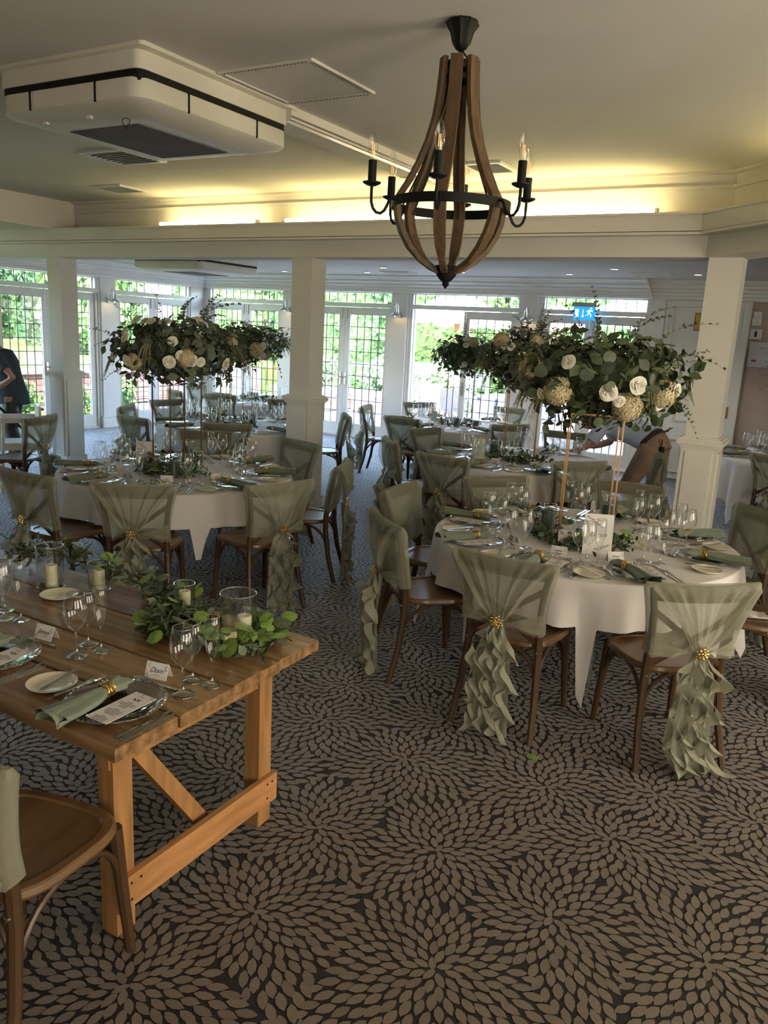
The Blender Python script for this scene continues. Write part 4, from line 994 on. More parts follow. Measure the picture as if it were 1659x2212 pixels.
# ================================================================== FLOWERS AND GREENERY
LEAF_OV = ([(0, 0, 0), (-.30, .30, .05), (.30, .30, .05), (-.34, .62, .02), (.34, .62, .02), (0, 1, -.10)], [(0, 2, 4, 5), (0, 5, 3, 1)])
LEAF_LN = ([(0, 0, 0), (-.13, .35, .04), (.13, .35, .04), (-.10, .7, .0), (.10, .7, .0), (0, 1, -.14)], [(0, 2, 4, 5), (0, 5, 3, 1)])
def round_leaf(n=9):
    v = [(0, .5, .06)]+[(.46*math.sin(2*PI*i/n), .5-.5*math.cos(2*PI*i/n), .02*math.cos(4*PI*i/n)) for i in range(n)]
    return MB()._add(v, [(0, 1+i, 1+(i+1) % n) for i in range(n)])
RL = [round_leaf().xform(Matrix.Scale(s, 4)).mesh('leaf', M_['leaf' if i % 3 else 'leafb']) for i, s in enumerate((.075, .065, .058, .082, .07, .05))]
RLL = [round_leaf().xform(Matrix.Scale(s, 4)).mesh('leaf', M_['leafl']) for s in (.066, .056)]
RLG = [round_leaf().xform(Matrix.Scale(s, 4)).mesh('leaf', M_['leaf']) for s in (.064, .052)]
def rose_mesh(seed):
    rnd = random.Random(seed); m = MB()
    for (r, h, n, op) in ((.007, .030, 3, .1), (.014, .033, 3, .3), (.022, .032, 4, .6), (.030, .028, 5, 1.0), (.038, .020, 5, 1.5)):
        for k in range(n):
            a0 = 2*PI*k/n+rnd.uniform(-.35, .35); span = 2*PI/n*1.5; dz = rnd.uniform(-.003, .004); ph = rnd.uniform(0, 6)
            def pet(u, v):
                a = a0+(u-.5)*span; e = 1-(2*u-1)**2
                rr = r*(.35+.65*v)+op*.010*v**3+.002*math.sin(u*7+ph)*v; z = -.014+dz+h*(v**.75)*(.62+.38*e)-op*.006*max(0, v-.7)*3.3
                return (rr*math.cos(a), rr*math.sin(a), z)
            m.grid(pet, 6, 5)
    m.sphere((0, 0, -.006), .020, 7, 5)
    return m.mesh('rose', M_['rose'], 'all')
ROSE = [rose_mesh(s) for s in range(3)]
def hyd_mesh(seed):
    rs = np.random.RandomState(seed); n = 120
    d = rs.normal(size=(n, 3)); d[:, 2] = np.abs(d[:, 2])*.95-.25; d /= np.linalg.norm(d, axis=1, keepdims=True)
    tv = [(0, 0, .0)]; tf = []
    for k in range(4):
        a = k*PI/2; i = len(tv); tv += [(.6*math.cos(a-.5), .6*math.sin(a-.5), .12), (1*math.cos(a), math.sin(a), .05), (.6*math.cos(a+.5), .6*math.sin(a+.5), .12)]; tf.append((0, i, i+1, i+2))
    V, F = scatter(tv, tf, rot_mats(rs, d*rs.uniform(.056, .064, (n, 1)), d, rs.uniform(.015, .021, n)))
    sp_ = MB().sphere((0, 0, .004), .054, 12, 8); SV = np.array(sp_.v); V, F = np.concatenate([V, SV]), np.concatenate([F, np.array(sp_.f)+len(V)])
    return np_mesh('hydrangea', V, F, M_['hydr'])
HYD = [hyd_mesh(1), hyd_mesh(2)]
def sprig_mesh(L, n, seed, wid=.5, droop=.4, mt='leafb', size=.035):
    """stem along +x bending down, leaves in pairs"""
    rnd = random.Random(seed); m = MB(); P = lambda t: Vector((L*t, 0, -droop*L*t*t+.10*L*math.sin(t*3)))
    m.tube([P(i/8) for i in range(9)], [.0022-.0016*i/8 for i in range(9)], 4); m.cur = 1
    tv, tf = LEAF_OV
    for i in range(n):
        t = .12+.86*i/(n-1); p = P(t)
        for s in (-1, 1):
            a = s*rnd.uniform(.7, 1.3); sc = size*(1-.55*t)*rnd.uniform(.8, 1.15)
            R = Matrix.Translation(p) @ Matrix.Rotation(rnd.uniform(-.8, .8), 4, 'X') @ Matrix.Rotation(-PI/2+a, 4, 'Z') @ Matrix.Diagonal((wid*2*sc, sc, sc, 1))
            m._add([R @ Vector(v) for v in tv], tf)
    return m.mesh('sprig', [M_['stem'], M_[mt]])
SPR = [sprig_mesh(.34, 12, 1), sprig_mesh(.28, 10, 2, .7, .7), sprig_mesh(.30, 12, 3, .35, -.1), sprig_mesh(.26, 11, 4, .5, .2, 'leaf')]
def strand_mesh(seed, L=.22):
    rnd = random.Random(seed); m = MB()
    for k in range(9):
        a = rnd.uniform(-.6, .6); b = rnd.uniform(.6, 1.1)
        pts = [(L*b*.55*t, a*.10*t, .05*math.sin(t*2)-L*b*.85*t*t) for t in [i/6 for i in range(7)]]
        m.tube(pts, [.0016+.0022*math.sin(PI*min(1, i/6+.1)) for i in range(7)], 4)
        for i in range(2, 7):
            for s in (-1, 1): m.tube([pts[i], (pts[i][0]+.008, pts[i][1]+s*.010, pts[i][2]-.012)], [.002, .0006], 3)
    return m.mesh('grass_plume', M_['straw'])
STR = [strand_mesh(1), strand_mesh(2)]
def dirmat(p, d, roll=0):
    d = Vector(d).normalized(); u = Vector((0, 0, 1)) if abs(d.z) < .95 else Vector((0, 1, 0)); s = u.cross(d).normalized(); u2 = d.cross(s)
    R = Matrix((d, s, u2)).transposed().to_4x4()
    return Matrix.Translation(p) @ R @ Matrix.Rotation(roll, 4, 'X')
def face_mat(p, d, roll):
    d = Vector(d).normalized(); q = Vector((0, 0, 1)).rotation_difference(d).to_matrix().to_4x4()
    return Matrix.Translation(p) @ q @ Matrix.Rotation(roll, 4, 'Z')
def put_child(name, me, parent, M4, sc=1.0):
    o = link(name, me, parent); o.matrix_local = M4 @ Matrix.Scale(sc, 4); return o
def foliage_mesh(seed, rx, rz, n):
    rs = np.random.RandomState(seed)
    d = rs.normal(size=(n, 3)); d /= np.linalg.norm(d, axis=1, keepdims=True); q = rs.uniform(.55, 1.02, (n, 1))
    lump = 1+.12*np.sin(d[:, :1]*5+seed)+.10*np.sin(d[:, 1:2]*7+2*seed)+.08*np.sin(d[:, 2:]*6)
    pos = d*q*lump*np.array([rx, rx, rz]); nr = d+rs.normal(0, .75, (n, 3)); nr[:, 2] += .25
    out = []
    for (tv, tf), k in ((LEAF_OV, 0), (LEAF_LN, 1)):
        s = slice(k, None, 2); out.append(scatter(tv, tf, rot_mats(rs, pos[s], nr[s], rs.uniform(.05, .095, len(pos[s])))))
    V = np.concatenate([o[0] for o in out]); F = np.concatenate([out[0][1], out[1][1]+len(out[0][0])])
    # dark inner core so nothing shows through
    return np_mesh('foliage', V, F, M_['leaf' if seed % 2 else 'leafb'])
def centrepiece(k, z0, z1, label, rx, seed, near=True, rot=0.0, spread=.15, dx=0, dy=0):
    cx, cy_ = TAB[k][0]+dx, TAB[k][1]+dy; zc = (z0+z1)/2; rz = (z1-z0)/2*.95; rnd = random.Random(seed)
    t = thing('flower_stand', label, 'flower arrangement', (cx, cy_, .7545), rot, 'tall flower stands')
    top = z0+.08-.7545
    for sx in (-1, 1):
        for sy in (-1, 1): MB().box((sx*spread, sy*spread*.75, top/2), (.009, .009, top)).build('rod', M_['gold'], t)
    fr = MB()
    for z in (.006, top):
        for s in (-1, 1): fr.box((s*spread, 0, z), (.011, spread*1.5, .010)); fr.box((0, s*spread*.75, z), (spread*2, .011, .010))
    fr.build('stand_frame', M_['gold'], t)
    cz = zc-.7545
    f = link('foliage', foliage_mesh(seed, rx, rz, 1500 if near else 1000), t, (0, 0, cz)); f['kind'] = 'stuff'
    core = MB().sphere((0, 0, cz), 1, 12, 8, (rx*.62, rx*.62, rz*.62)).build('foam_core', M_['leaf'], t, 'all')
    def dirn(lo=-.75, hi=.95):
        a = rnd.uniform(0, 2*PI); zz = rnd.uniform(lo, hi); r = math.sqrt(1-zz*zz); return Vector((r*math.cos(a), r*math.sin(a), zz))
    surf = lambda d, q: Vector((d.x*rx*q, d.y*rx*q, cz+d.z*rz*q))
    for i in range(85 if near else 36):
        d = dirn(); q = rnd.uniform(.86, 1.08); dd = d+Vector((rnd.gauss(0, .45), rnd.gauss(0, .45), rnd.gauss(.1, .45)))
        put_child('leaf', RL[i % 6], t, face_mat(surf(d, q), dd, rnd.uniform(0, 6)))
    for i in range(20 if near else 13):
        d = dirn(-.45, .98); o = put_child('rose', ROSE[i % 3], t, face_mat(surf(d, rnd.uniform(1.0, 1.14)), d, rnd.uniform(0, 6)), rnd.uniform(.62, .98)); o['label'] = 'ivory rose'
    for i in range(6 if near else 4):
        d = dirn(-.6, .8); o = put_child('hydrangea', HYD[i % 2], t, face_mat(surf(d, .93), d, rnd.uniform(0, 6)), rnd.uniform(1.0, 1.4)); o['label'] = 'cream hydrangea head'
    for i in range(30 if near else 16):
        d = dirn(-.5, 1); d.normalize(); put_child('sprig', SPR[i % 4], t, dirmat(surf(d, .85), d, rnd.uniform(-.4, .4)), rnd.uniform(.75, 1.15))
    for i in range(9 if near else 5):
        d = dirn(-.6, .3); put_child('grass_plume', STR[i % 2], t, dirmat(surf(d, .9), Vector((d.x, d.y, .0)), 0), rnd.uniform(.8, 1.3))
centrepiece('A', 1.45, 2.02, 'gold stand of eucalyptus and ivory roses, table near the chandelier', .47, 11, True, .35)
centrepiece('B', 1.45, 1.98, 'gold stand of roses and cream hydrangea, table behind the trestle', .47, 12, True, .15)
centrepiece('C', 1.44, 1.95, 'gold stand of greenery on the round table behind the middle column', .40, 13, False, .2)
centrepiece('D', 1.43, 2.05, 'gold stand of roses on the table under the bending man', .42, 14, True, .3)
centrepiece('E', 1.42, 1.93, 'gold stand of greenery on the round table by the open terrace door', .40, 15, False, .1)
centrepiece('F', 1.45, 1.95, 'gold stand of greenery reaching over the paper notice', .42, 16, False, .1)
centrepiece('G', 1.42, 1.93, 'gold stand of greenery on the round table in the garden corner', .38, 17, False, .1)
# ---- garlands and table dressings
OBST = [(-3.10, 2.31, .066), (-2.345, 2.405, .05), (-1.99, 2.34, .077), (-2.90, 2.42, .054)]
def clear(P, m=.004):
    P = np.array(P, float)
    for (x, y, r) in OBST:
        d = P[..., :2]-np.array([x, y]); n = np.maximum(np.linalg.norm(d, axis=-1, keepdims=True), 1e-6)
        P[..., :2] = np.where(n < r+m, np.array([x, y])+d/n*(r+m), P[..., :2])
    return P
def sprig_dir(P, a):
    near = min(OBST, key=lambda q: (q[0]-P[0])**2+(q[1]-P[1])**2); d = Vector((P[0]-near[0], P[1]-near[1], 0))
    v = Vector((math.cos(a), math.sin(a), 0))
    if d.length < .3 and v.dot(d) < 0: v = -v
    return (v.x, v.y, .7)
def garland(name, pts, label, seed, dens=1.0, lime=.3, rad=.055, parts=26, group=None, z=0):
    rs = np.random.RandomState(seed); rnd = random.Random(seed); P = np.array(pts, float)
    seg = np.linalg.norm(np.diff(P, axis=0), axis=1); cum = np.concatenate([[0], np.cumsum(seg)]); L = cum[-1]
    def at(s): return np.array([np.interp(s, cum, P[:, i]) for i in range(3)])
    t = thing(name, label, 'garland', tuple(P[0]), 0, group); o = P[0]
    MB().tube([tuple(clear(at(L*i/60), .008)-o+np.array([0, 0, .012+.01*math.sin(i/2)])) for i in range(61)], .004, 5).build('stem', M_['stem'], t)
    n = int(230*L*dens); s = rs.uniform(0, L, n); pos = np.stack([at(q) for q in s])-o
    offs = rs.normal(0, rad*.6, (n, 3)); offs[:, 2] = np.abs(offs[:, 2])*.9+.008; pos += offs; pos = clear(pos+o, .028)-o
    nr = rs.normal(0, .8, (n, 3)); nr[:, 2] += .8
    tv, tf = LEAF_LN; h = n//2
    V1, F1 = scatter(tv, tf, rot_mats(rs, pos[:h], nr[:h], rs.uniform(.05, .08, h))); tv, tf = LEAF_OV
    V2, F2 = scatter(tv, tf, rot_mats(rs, pos[h:], nr[h:], rs.uniform(.035, .06, n-h)))
    V = np.concatenate([V1, V2]); V = clear(V+o, .001)-o; V[:, 2] = np.maximum(V[:, 2], z-o[2]+.002 if z else V[:, 2].min()); F = np.concatenate([F1, F2+len(V1)])
    f = link('foliage', np_mesh('foliage', V, F, M_['leaf']), t); f['kind'] = 'stuff'
    for i in range(parts):
        p = at(rnd.uniform(0, L))-o; q = Vector(p)+Vector((rnd.gauss(0, rad*.7), rnd.gauss(0, rad*.7), .036+abs(rnd.gauss(0, rad*.6))))
        q = Vector(clear(np.array(q)+o, .045)-o); d = Vector((rnd.gauss(0, .45), rnd.gauss(-.2, .45), 1.3)); me = rnd.choice(RLL) if rnd.random() < lime else rnd.choice(RLG)
        put_child('leaf', me, t, face_mat(q, d, rnd.uniform(0, 6)), rnd.uniform(.85, 1.25))
    for i in range(max(2, parts//5)):
        p = at(rnd.uniform(0, L))-o; a = rnd.uniform(0, 6.28); put_child('sprig', SPR[3], t, dirmat(Vector(clear(p+o, .03)-o)+Vector((0, 0, .05)), sprig_dir(p+o, a), 0), rnd.uniform(.38, .55))
    return t
garland('leaf_garland', [(-3.55, 2.42, ZT+.03), (-3.25, 2.44, ZT+.09), (-3.02, 2.44, ZT+.10), (-2.80, 2.47, ZT+.06), (-2.60, 2.48, ZT+.04), (-2.40, 2.42, ZT+.02), (-2.32, 2.32, ZT+.01)], 'long eucalyptus garland lying along the far edge of the trestle table', 21, .75, .25, .055, 26, z=ZT)
ringp = lambda cx, cy_, r, z, a0, a1, n=16: [(cx+r*math.cos(a0+(a1-a0)*i/n), cy_+r*math.sin(a0+(a1-a0)*i/n), z) for i in range(n+1)]
garland('leaf_garland', ringp(-2.245, 2.27, .10, ZT+.01, .3, 5.9), 'round eucalyptus wreath around the small candle vase on the trestle table', 22, 1.5, .35, .055, 34, z=ZT)
garland('leaf_garland', ringp(-1.97, 2.33, .145, ZT+.008, -2.9, 2.0), 'eucalyptus ring with round lime leaves around the wide vase', 23, .9, .75, .042, 34, z=ZT)
DR = {'A': [(-1.515, 4.685, .20, .052, .16), (-1.27, 5.18, .21, .052, .15)], 'B': [(-4.42, 4.42, .14, .05, .12), (-4.72, 4.88, .21, .055, .15)], 'D': [(-3.02, 7.42, .18, .05, .14), (-2.70, 7.355, .10, .05, .08)], 'C': [(-6.5, 7.2, .18, .05, .15), (-6.1, 7.4, .16, .05, .14)], 'E': [(-4.47, 9.60, .13, .05, .11), (-4.25, 9.75, .10, .05, .08)], 'G': [(-8.1, 9.9, .16, .05, .13)], 'F': [(-.46, 9.95, .16, .05, .13)]}
OBST += [(-1.262, 4.60, .049)]+[(-1.135+t*math.cos(.42), 4.46+t*math.sin(.42), .03) for t in (-.07, -.035, 0, .035, .07)]+[(-1.35, 4.50, .03)]+[(-4.93+t*math.cos(.3), 4.62+t*math.sin(.3), .03) for t in (-.07, -.035, 0, .035, .07)]+[(-.70+t, 9.90, .03) for t in (-.07, 0, .07)]
for k, L in DR.items(): OBST += [(x, y, r+.004) for (x, y, h, r, chh) in L]
for k, L in DR.items():
    for i, (x, y, h, r, chh) in enumerate(L):
        vase(x, y, .7545, r, h, 'clear cylinder vase %s, %s' % (('holding a tall candle', 'with the shorter candle')[i] if k not in 'AB' else ('beside the gold rods', 'behind the gold rods')[i], TN[k]), True, chh, r*.74, (0, 0), 'gwax', 'dark green pillar candle %s, %s' % (('nearer the front', 'farther back')[i], TN[k]))
    cx, cy_ = TAB[k]
    garland('leaf_garland', ringp(cx, cy_-.02, .27, .765, 2.2 if k == 'A' else 1.5, 6.5, 18), 'eucalyptus wreath around the candles on the '+TN[k], 40+ord(k), .8 if k in 'ABD' else .55, .45, .05, 30 if k in 'ABD' else 10, z=.7545)
gc = thing('pillar_candle', 'short dark green candle behind the table name card', 'candle', (-1.262, 4.60, .7545)); MB().lathe([(.001, 0), (.045, 0), (.045, .105), (.04, .11), (.001, .108)], 24).build('wax', M_['gwax'], gc, 40); MB().tube([(0, 0, .108), (0, 0, .125)], .0014, 5).build('wick', M_['ink'], gc)
def table_card(x, y, rz, w, h, label, word, zz=.7545):
    o = thing('table_card', label, 'card', (x, y, zz), rz)
    MB().box((0, 0, h/2), (w, .003, h), Matrix.Rotation(-.10, 3, 'X')).build('card', M_['paper'], o)
    pr = MB(); rnd = random.Random(3)
    for q in range(44):
        t = q/43; u = t*2.2
        x0, z0 = (-w*.38+w*.45*t, h*(.93-.22*t)) if q % 2 else (-.02*w+w*.45*t, h*(.13+.14*t))
        pr.box((x0+rnd.uniform(-.006, .006), -.004-(h/2-z0)*.10*-1*-1, z0+rnd.uniform(-.006, .006)), (.007, .001, .004), Matrix.Rotation(rnd.uniform(-1, 1), 3, 'Y'))
    pr.build('print', M_['blush'], o)
    if word: link('lettering', text_mesh(word, w*.24, M_['ink'], .45), o, (.0, -.0035, h*.5), (PI/2-.10, 0, 0))
    return o
table_card(-1.135, 4.46, .42, .165, .235, 'tall white table name card printed with leaf sprigs', 'Logan')
table_card(-1.35, 4.50, .35, .055, .10, 'small blank white card in front of the green candles', None)
table_card(-4.93, 4.62, .3, .17, .21, 'tall white card on the round table behind the trestle', None)
def gold_frame(x, y, rz, k, w=.17, h=.23):
    o = thing('gold_frame', 'thin gold wire photo frame standing on the '+TN[k], 'frame', (x, y, .7545), rz); m = MB()
    for s in (-1, 1): m.box((s*w/2, 0, h/2), (.006, .006, h)); m.box((0, 0, h/2+s*(h/2-.003)), (w, .006, .006)); m.bar((s*w/2, 0, h*.6), (s*w/2, .06, .002), .004, .004)
    m.build('wire_frame', M_['goldr'], o); MB().box((0, 0, h/2), (w-.008, .002, h-.008)).build('pane', M_['vase'], o)
    MB().box((0, .002, h*.5), (w*.55, .001, h*.6)).build('card', mat('sprig_print', (.45, .52, .42), .8) if 'sprig_print' not in bpy.data.materials else bpy.data.materials['sprig_print'], o)
gold_frame(-4.76, 9.52, -.2, 'E'); gold_frame(-6.32, 6.95, .4, 'C'); gold_frame(-.70, 9.90, .1, 'F')
o = thing('gold_frame', 'leaning photo frame on the table under the bending man', 'frame', (-3.10, 7.22, .7545), .5)
MB().box((0, 0, .105), (.13, .008, .21), Matrix.Rotation(-.25, 3, 'X')).build('wire_frame', M_['gold'], o); MB().box((0, -.005, .105), (.118, .004, .195), Matrix.Rotation(-.25, 3, 'X')).build('photo', mat('pale_photo', (.55, .62, .55), .15, vary=.4, vscale=12), o)
lf = link('fallen_leaf', RLL[0]); lf.matrix_world = face_mat((-1.02, 3.36, .006), (0, .1, 1), 1); tag(lf, 'single green leaf fallen on the carpet beside a chair leg', 'leaf')
# ================================================================== OUTSIDE
grass_m = mat('lawn_grass', (.11, .15, .04), 1.0, spec=0, vary=.3, vscale=3); pav = mat('terrace_paving', (.26, .255, .26), 1.0, spec=0, vary=.08, vscale=2)
brick_m = mat('red_brick', (.26, .12, .09), .95, spec=.1, vary=.25, vscale=20); brick_c = mat('coping_stone', (.40, .32, .29), .95, spec=.1)
tg = MB().box((-2, 21.5, -.08), (34, 18.0, .1)).build('terrace', pav); tag(tg, 'pale paved terrace outside the french doors', 'terrace'); tg['kind'] = 'structure'
lg = MB().box((-23, 8, -.10), (22.8, 50, .1)).build('lawn', grass_m); tag(lg, 'low strip of lawn outside the left windows', 'lawn'); lg['kind'] = 'structure'
# brick retaining wall with a raised lawn behind it
bw = thing('brick_wall', 'low red brick retaining wall in front of the raised lawn', 'wall', (-14.6, 11, 0)); bw['kind'] = 'structure'
MB().box((-.05, 0, .36), (.16, 14, .72)).build('core', mat('lime_mortar', (.38, .35, .32), .9), bw)
bk = MB().box((0, 0, 0), (.06, .40, .108)).mesh('brick', brick_m); cnt = 0
for r in range(6):
    for i in range(26):
        y = -5.6+i*.42+(.21 if r % 2 else 0); link('brick', bk, bw, (.055+.004*((i*7+r*3) % 3-1), y, .06+r*.12))
for i in range(18): MB().box((0, -6.5+i*.72, .75), (.32, .70, .07)).build('coping', brick_c, bw)
lo = MB().box((-24.8, 11, .30), (20, 40, .85)).build('lawn', grass_m); tag(lo, 'sunlit raised lawn behind the brick wall', 'lawn'); lo['kind'] = 'structure'
def leafy(name, label, cat, loc, rx, ry, rz, n, seed, mats='hedge', size=(.10, .2), box=False, trunk=None, group=None):
    rs = np.random.RandomState(seed); t = thing(name, label, cat, loc, 0, group)
    if box:
        d = rs.uniform(-1, 1, (n, 3)); ax = rs.randint(0, 3, n); d[np.arange(n), ax] = np.where(rs.rand(n) < .5, -1, 1)*rs.uniform(.9, 1.06, n)
        nr = d*1.0
    else:
        d = rs.normal(size=(n, 3)); d /= np.linalg.norm(d, axis=1, keepdims=True); nr = d.copy(); d = d*rs.uniform(.7, 1.03, (n, 1))*(1+.14*np.sin(d[:, :1]*6+seed)+.12*np.sin(d[:, 1:2]*7)+.12*np.sin(d[:, 2:]*8+seed))
    pos = d*np.array([rx, ry, rz]); pos[:, 2] += rz
    V, F = scatter(*LEAF_OV, rot_mats(rs, pos, nr+rs.normal(0, .7, (n, 3)), rs.uniform(*size, n)))
    f = link('foliage', np_mesh('foliage', V, F, GM[mats]), t); f['kind'] = 'stuff'
    if box: MB().box((0, 0, rz), (rx*1.86, ry*1.86, rz*1.9)).build('branches', GM['core'], t)
    else: MB().sphere((0, 0, rz), 1, 14, 10, (rx*.72, ry*.72, rz*.72)).build('branches', GM['core'], t, 'all')
    if trunk: MB().tube([(0, 0, -trunk), (.05, 0, rz*.8)], [.16, .10], 8).build('trunk', mat('bark', (.10, .07, .05), .9) if 'bark' not in bpy.data.materials else bpy.data.materials['bark'], t, True)
    return t
GM = {'hedge': mat('hedge_leaf', (.065, .14, .045), .6, spec=.15, isl=.45), 'light': mat('sunlit_leaf', (.11, .20, .055), .6, spec=.15, isl=.4), 'core': mat('hedge_inner', (.065, .14, .045), .9, spec=.1), 'pale': mat('variegated_leaf', (.28, .32, .22), .6, spec=.15, isl=.3), 'dark': mat('dark_tree_leaf', (.05, .105, .045), .6, spec=.15, isl=.45)}  # leaf greens for different plants: mid, brighter, variegated and dark
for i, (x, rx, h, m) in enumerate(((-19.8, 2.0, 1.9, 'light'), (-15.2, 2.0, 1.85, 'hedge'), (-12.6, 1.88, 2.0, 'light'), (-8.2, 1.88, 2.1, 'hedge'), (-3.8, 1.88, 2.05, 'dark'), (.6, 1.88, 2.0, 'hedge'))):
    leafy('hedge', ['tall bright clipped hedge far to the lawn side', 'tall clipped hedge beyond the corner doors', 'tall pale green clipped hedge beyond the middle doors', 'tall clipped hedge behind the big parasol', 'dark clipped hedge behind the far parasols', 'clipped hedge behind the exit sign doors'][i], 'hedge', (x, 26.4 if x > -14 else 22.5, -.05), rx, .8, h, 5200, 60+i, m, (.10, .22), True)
for i, (x, y, z0, r, rz, m) in enumerate(((-26, 8.6, .5, 1.9, 1.7, 'hedge'), (-23.5, 13.0, .5, 2.0, 1.7, 'light'), (-28.5, 15.8, .5, 2.4, 2.1, 'hedge'), (-26.0, 20.8, .5, 2.2, 2.1, 'dark'), (-25.5, 3.7, .5, 2.0, 1.7, 'light'), (-20.8, 17.6, .5, 1.5, 1.5, 'light'))):
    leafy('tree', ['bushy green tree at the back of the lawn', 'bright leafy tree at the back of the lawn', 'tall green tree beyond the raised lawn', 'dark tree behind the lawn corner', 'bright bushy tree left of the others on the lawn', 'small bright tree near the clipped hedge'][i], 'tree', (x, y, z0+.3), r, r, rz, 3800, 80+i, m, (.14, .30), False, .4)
for i, (x, y, h_) in enumerate(((-33.2, 2.5, 2.3), (-33.2, 8.2, 2.5), (-33.2, 13.9, 2.4), (-33.2, 19.6, 2.6), (-33.2, 25.3, 2.5))):
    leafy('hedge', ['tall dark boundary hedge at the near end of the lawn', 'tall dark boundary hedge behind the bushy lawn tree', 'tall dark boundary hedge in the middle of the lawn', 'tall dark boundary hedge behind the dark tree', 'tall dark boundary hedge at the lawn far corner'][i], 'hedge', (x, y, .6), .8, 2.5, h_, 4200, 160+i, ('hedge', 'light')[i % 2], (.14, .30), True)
for i, y in enumerate((6.2, 7.3, 8.4, 9.5, 10.7, 11.9)):
    leafy('garden_shrub', 'low bright green shrub against the brick wall', 'shrub', (-13.6, y, -.06), .50, .42, .34+.05*(i % 2), 900, 100+i, 'light', (.06, .11), False, None, 'shrubs along the brick wall')
for i, (x, y, r, m) in enumerate(((-9.95, 17.2, .60, 'pale'), (-8.5, 17.2, .45, 'pale'), (-6.75, 18.8, .48, 'light'), (-11.7, 16.6, .55, 'pale'), (-5.45, 18.8, .48, 'hedge'), (-3.7, 19.2, .6, 'light'))):
    leafy('garden_shrub', ['round variegated shrub beyond the middle doors', 'small variegated shrub beside the planter', 'bright shrub behind the patterned pedestals', 'variegated shrub beyond the corner doors', 'green shrub behind the rattan chairs', 'bright shrub under the far parasol'][i], 'shrub', (x, y, .35), r, r, .5, 1100, 120+i, m, (.06, .12))
pl = mat('timber_planter', (.24, .19, .165), .8, vary=.15)
for i, (x, y, w) in enumerate(((-9.3, 17.2, 2.6), (-11.7, 16.6, 1.7), (-6.1, 18.8, 2.4), (-3.7, 19.2, 2.0))):
    p = thing('planter_box', ['long brown planter beyond the middle doors', 'brown planter beyond the corner doors', 'long brown planter behind the patterned pedestals', 'brown planter under the far parasol'][i], 'planter', (x, y, -.03))
    for q in range(3): MB().box((0, 0, .10+q*.17), (w, 1.2, .16)).build('board', pl, p)
    MB().box((0, 0, .25), (w-.08, 1.14, .5)).build('soil', mat('soil', (.09, .065, .045), .95) if 'soil' not in bpy.data.materials else bpy.data.materials['soil'], p)
canv = mat('cream_canvas', (.86, .82, .70), .8, spec=.1); pole_m = mat('parasol_wood', (.38, .18, .07), .6)
def parasol(x, y, z, r, label, h=.75):
    t = thing('garden_parasol', label, 'parasol', (x, y, -.03)); z += .03
    n = 8; m = MB(); vs = [(0, 0, z+h)]
    for ring, (rr, zz) in enumerate(((.35, .76), (.7, .42), (1.0, .0))):
        for i in range(n*2):
            a = PI*i/n; k = rr*r*(1 if i % 2 == 0 else .93+.0*ring); vs.append((k*math.cos(a), k*math.sin(a), z+h*zz-(.0 if i % 2 == 0 else .06*rr)))
    N = n*2; fs = [(0, 1+i, 1+(i+1) % N) for i in range(N)]+[(1+q*N+i, 1+(q+1)*N+i, 1+(q+1)*N+(i+1) % N, 1+q*N+(i+1) % N) for q in range(2) for i in range(N)]
    m._add(vs, fs); m.build('canopy', canv, t)
    MB().tube([(0, 0, 0), (0, 0, z+h+.05)], .03, 8).build('pole', pole_m, t); MB().tube([(0, 0, z-.02), (0, 0, z-.22)], [.10, .05], 8).build('hub', pole_m, t)
    for i in range(8): a = PI*i/4; MB().bar((.03*math.cos(a), .03*math.sin(a), z-.05), (.55*r*math.cos(a), .55*r*math.sin(a), z+h*.44), .02, .03).build('rib', pole_m, t)
    MB().box((0, 0, .06), (.6, .6, .12)).build('base', pav, t)
parasol(-9.20, 19.4, 2.25, 1.55, 'large cream garden parasol seen through the open terrace door', .80)
parasol(-10.9, 24.0, 2.20, 1.3, 'cream garden parasol farther off behind the large one', .62)
parasol(-7.6, 22.6, 2.25, 1.35, 'cream garden parasol beyond the doors with the exit sign', .66)
parasol(-4.6, 20.3, 2.35, 1.7, 'cream garden parasol nearest the panelled door wall', .95)
rat = mat('grey_rattan', (.10, .105, .135), .7, vary=.3, vscale=60); ratf = mat('grey_frame', (.15, .16, .20), .5)
def rattan(x, y, rz, label):
    t = thing('rattan_chair', label, 'chair', (x, y, -.03), rz, 'rattan terrace chairs')
    for sx in (-1, 1):
        for sy in (-1, 1): MB().tube([(sx*.24, sy*.24, 0), (sx*.25, sy*.23, .64 if sy > 0 else .88)], .015, 6).build('leg', ratf, t)
        MB().box((sx*.27, .02, .65), (.06, .50, .03)).build('armrest', ratf, t)
    MB().box((0, 0, .43), (.48, .48, .05)).build('seat', rat, t)
    b = MB().box((0, -.245, .68), (.48, .03, .42), Matrix.Rotation(.12, 3, 'X')); b.build('backrest', rat, t)
rattan(-7.9, 15.6, -2.6, 'grey rattan chair turned sideways by the open terrace door'); rattan(-7.05, 15.0, .2, 'grey rattan chair with its back to the open terrace door'); rattan(-5.3, 15.5, 1.2, 'grey rattan chair beyond the leaded terrace door leaf'); rattan(-6.2, 17.3, 3.0, 'grey rattan chair on the far side of the terrace table'); rattan(-3.9, 14.9, .6, 'grey rattan chair beyond the doors under the exit sign')
tt2 = thing('terrace_table', 'square grey table among the rattan chairs on the terrace', 'table', (-6.3, 16.1, -.03)); MB().box((0, 0, .72), (1.1, 1.1, .04)).build('tabletop', ratf, tt2)
for sx in (-1, 1):
    for sy in (-1, 1): MB().box((sx*.48, sy*.48, .35), (.06, .06, .70)).build('leg', ratf, tt2)
ped_m = mat('white_stone', (.70, .70, .68), .6)
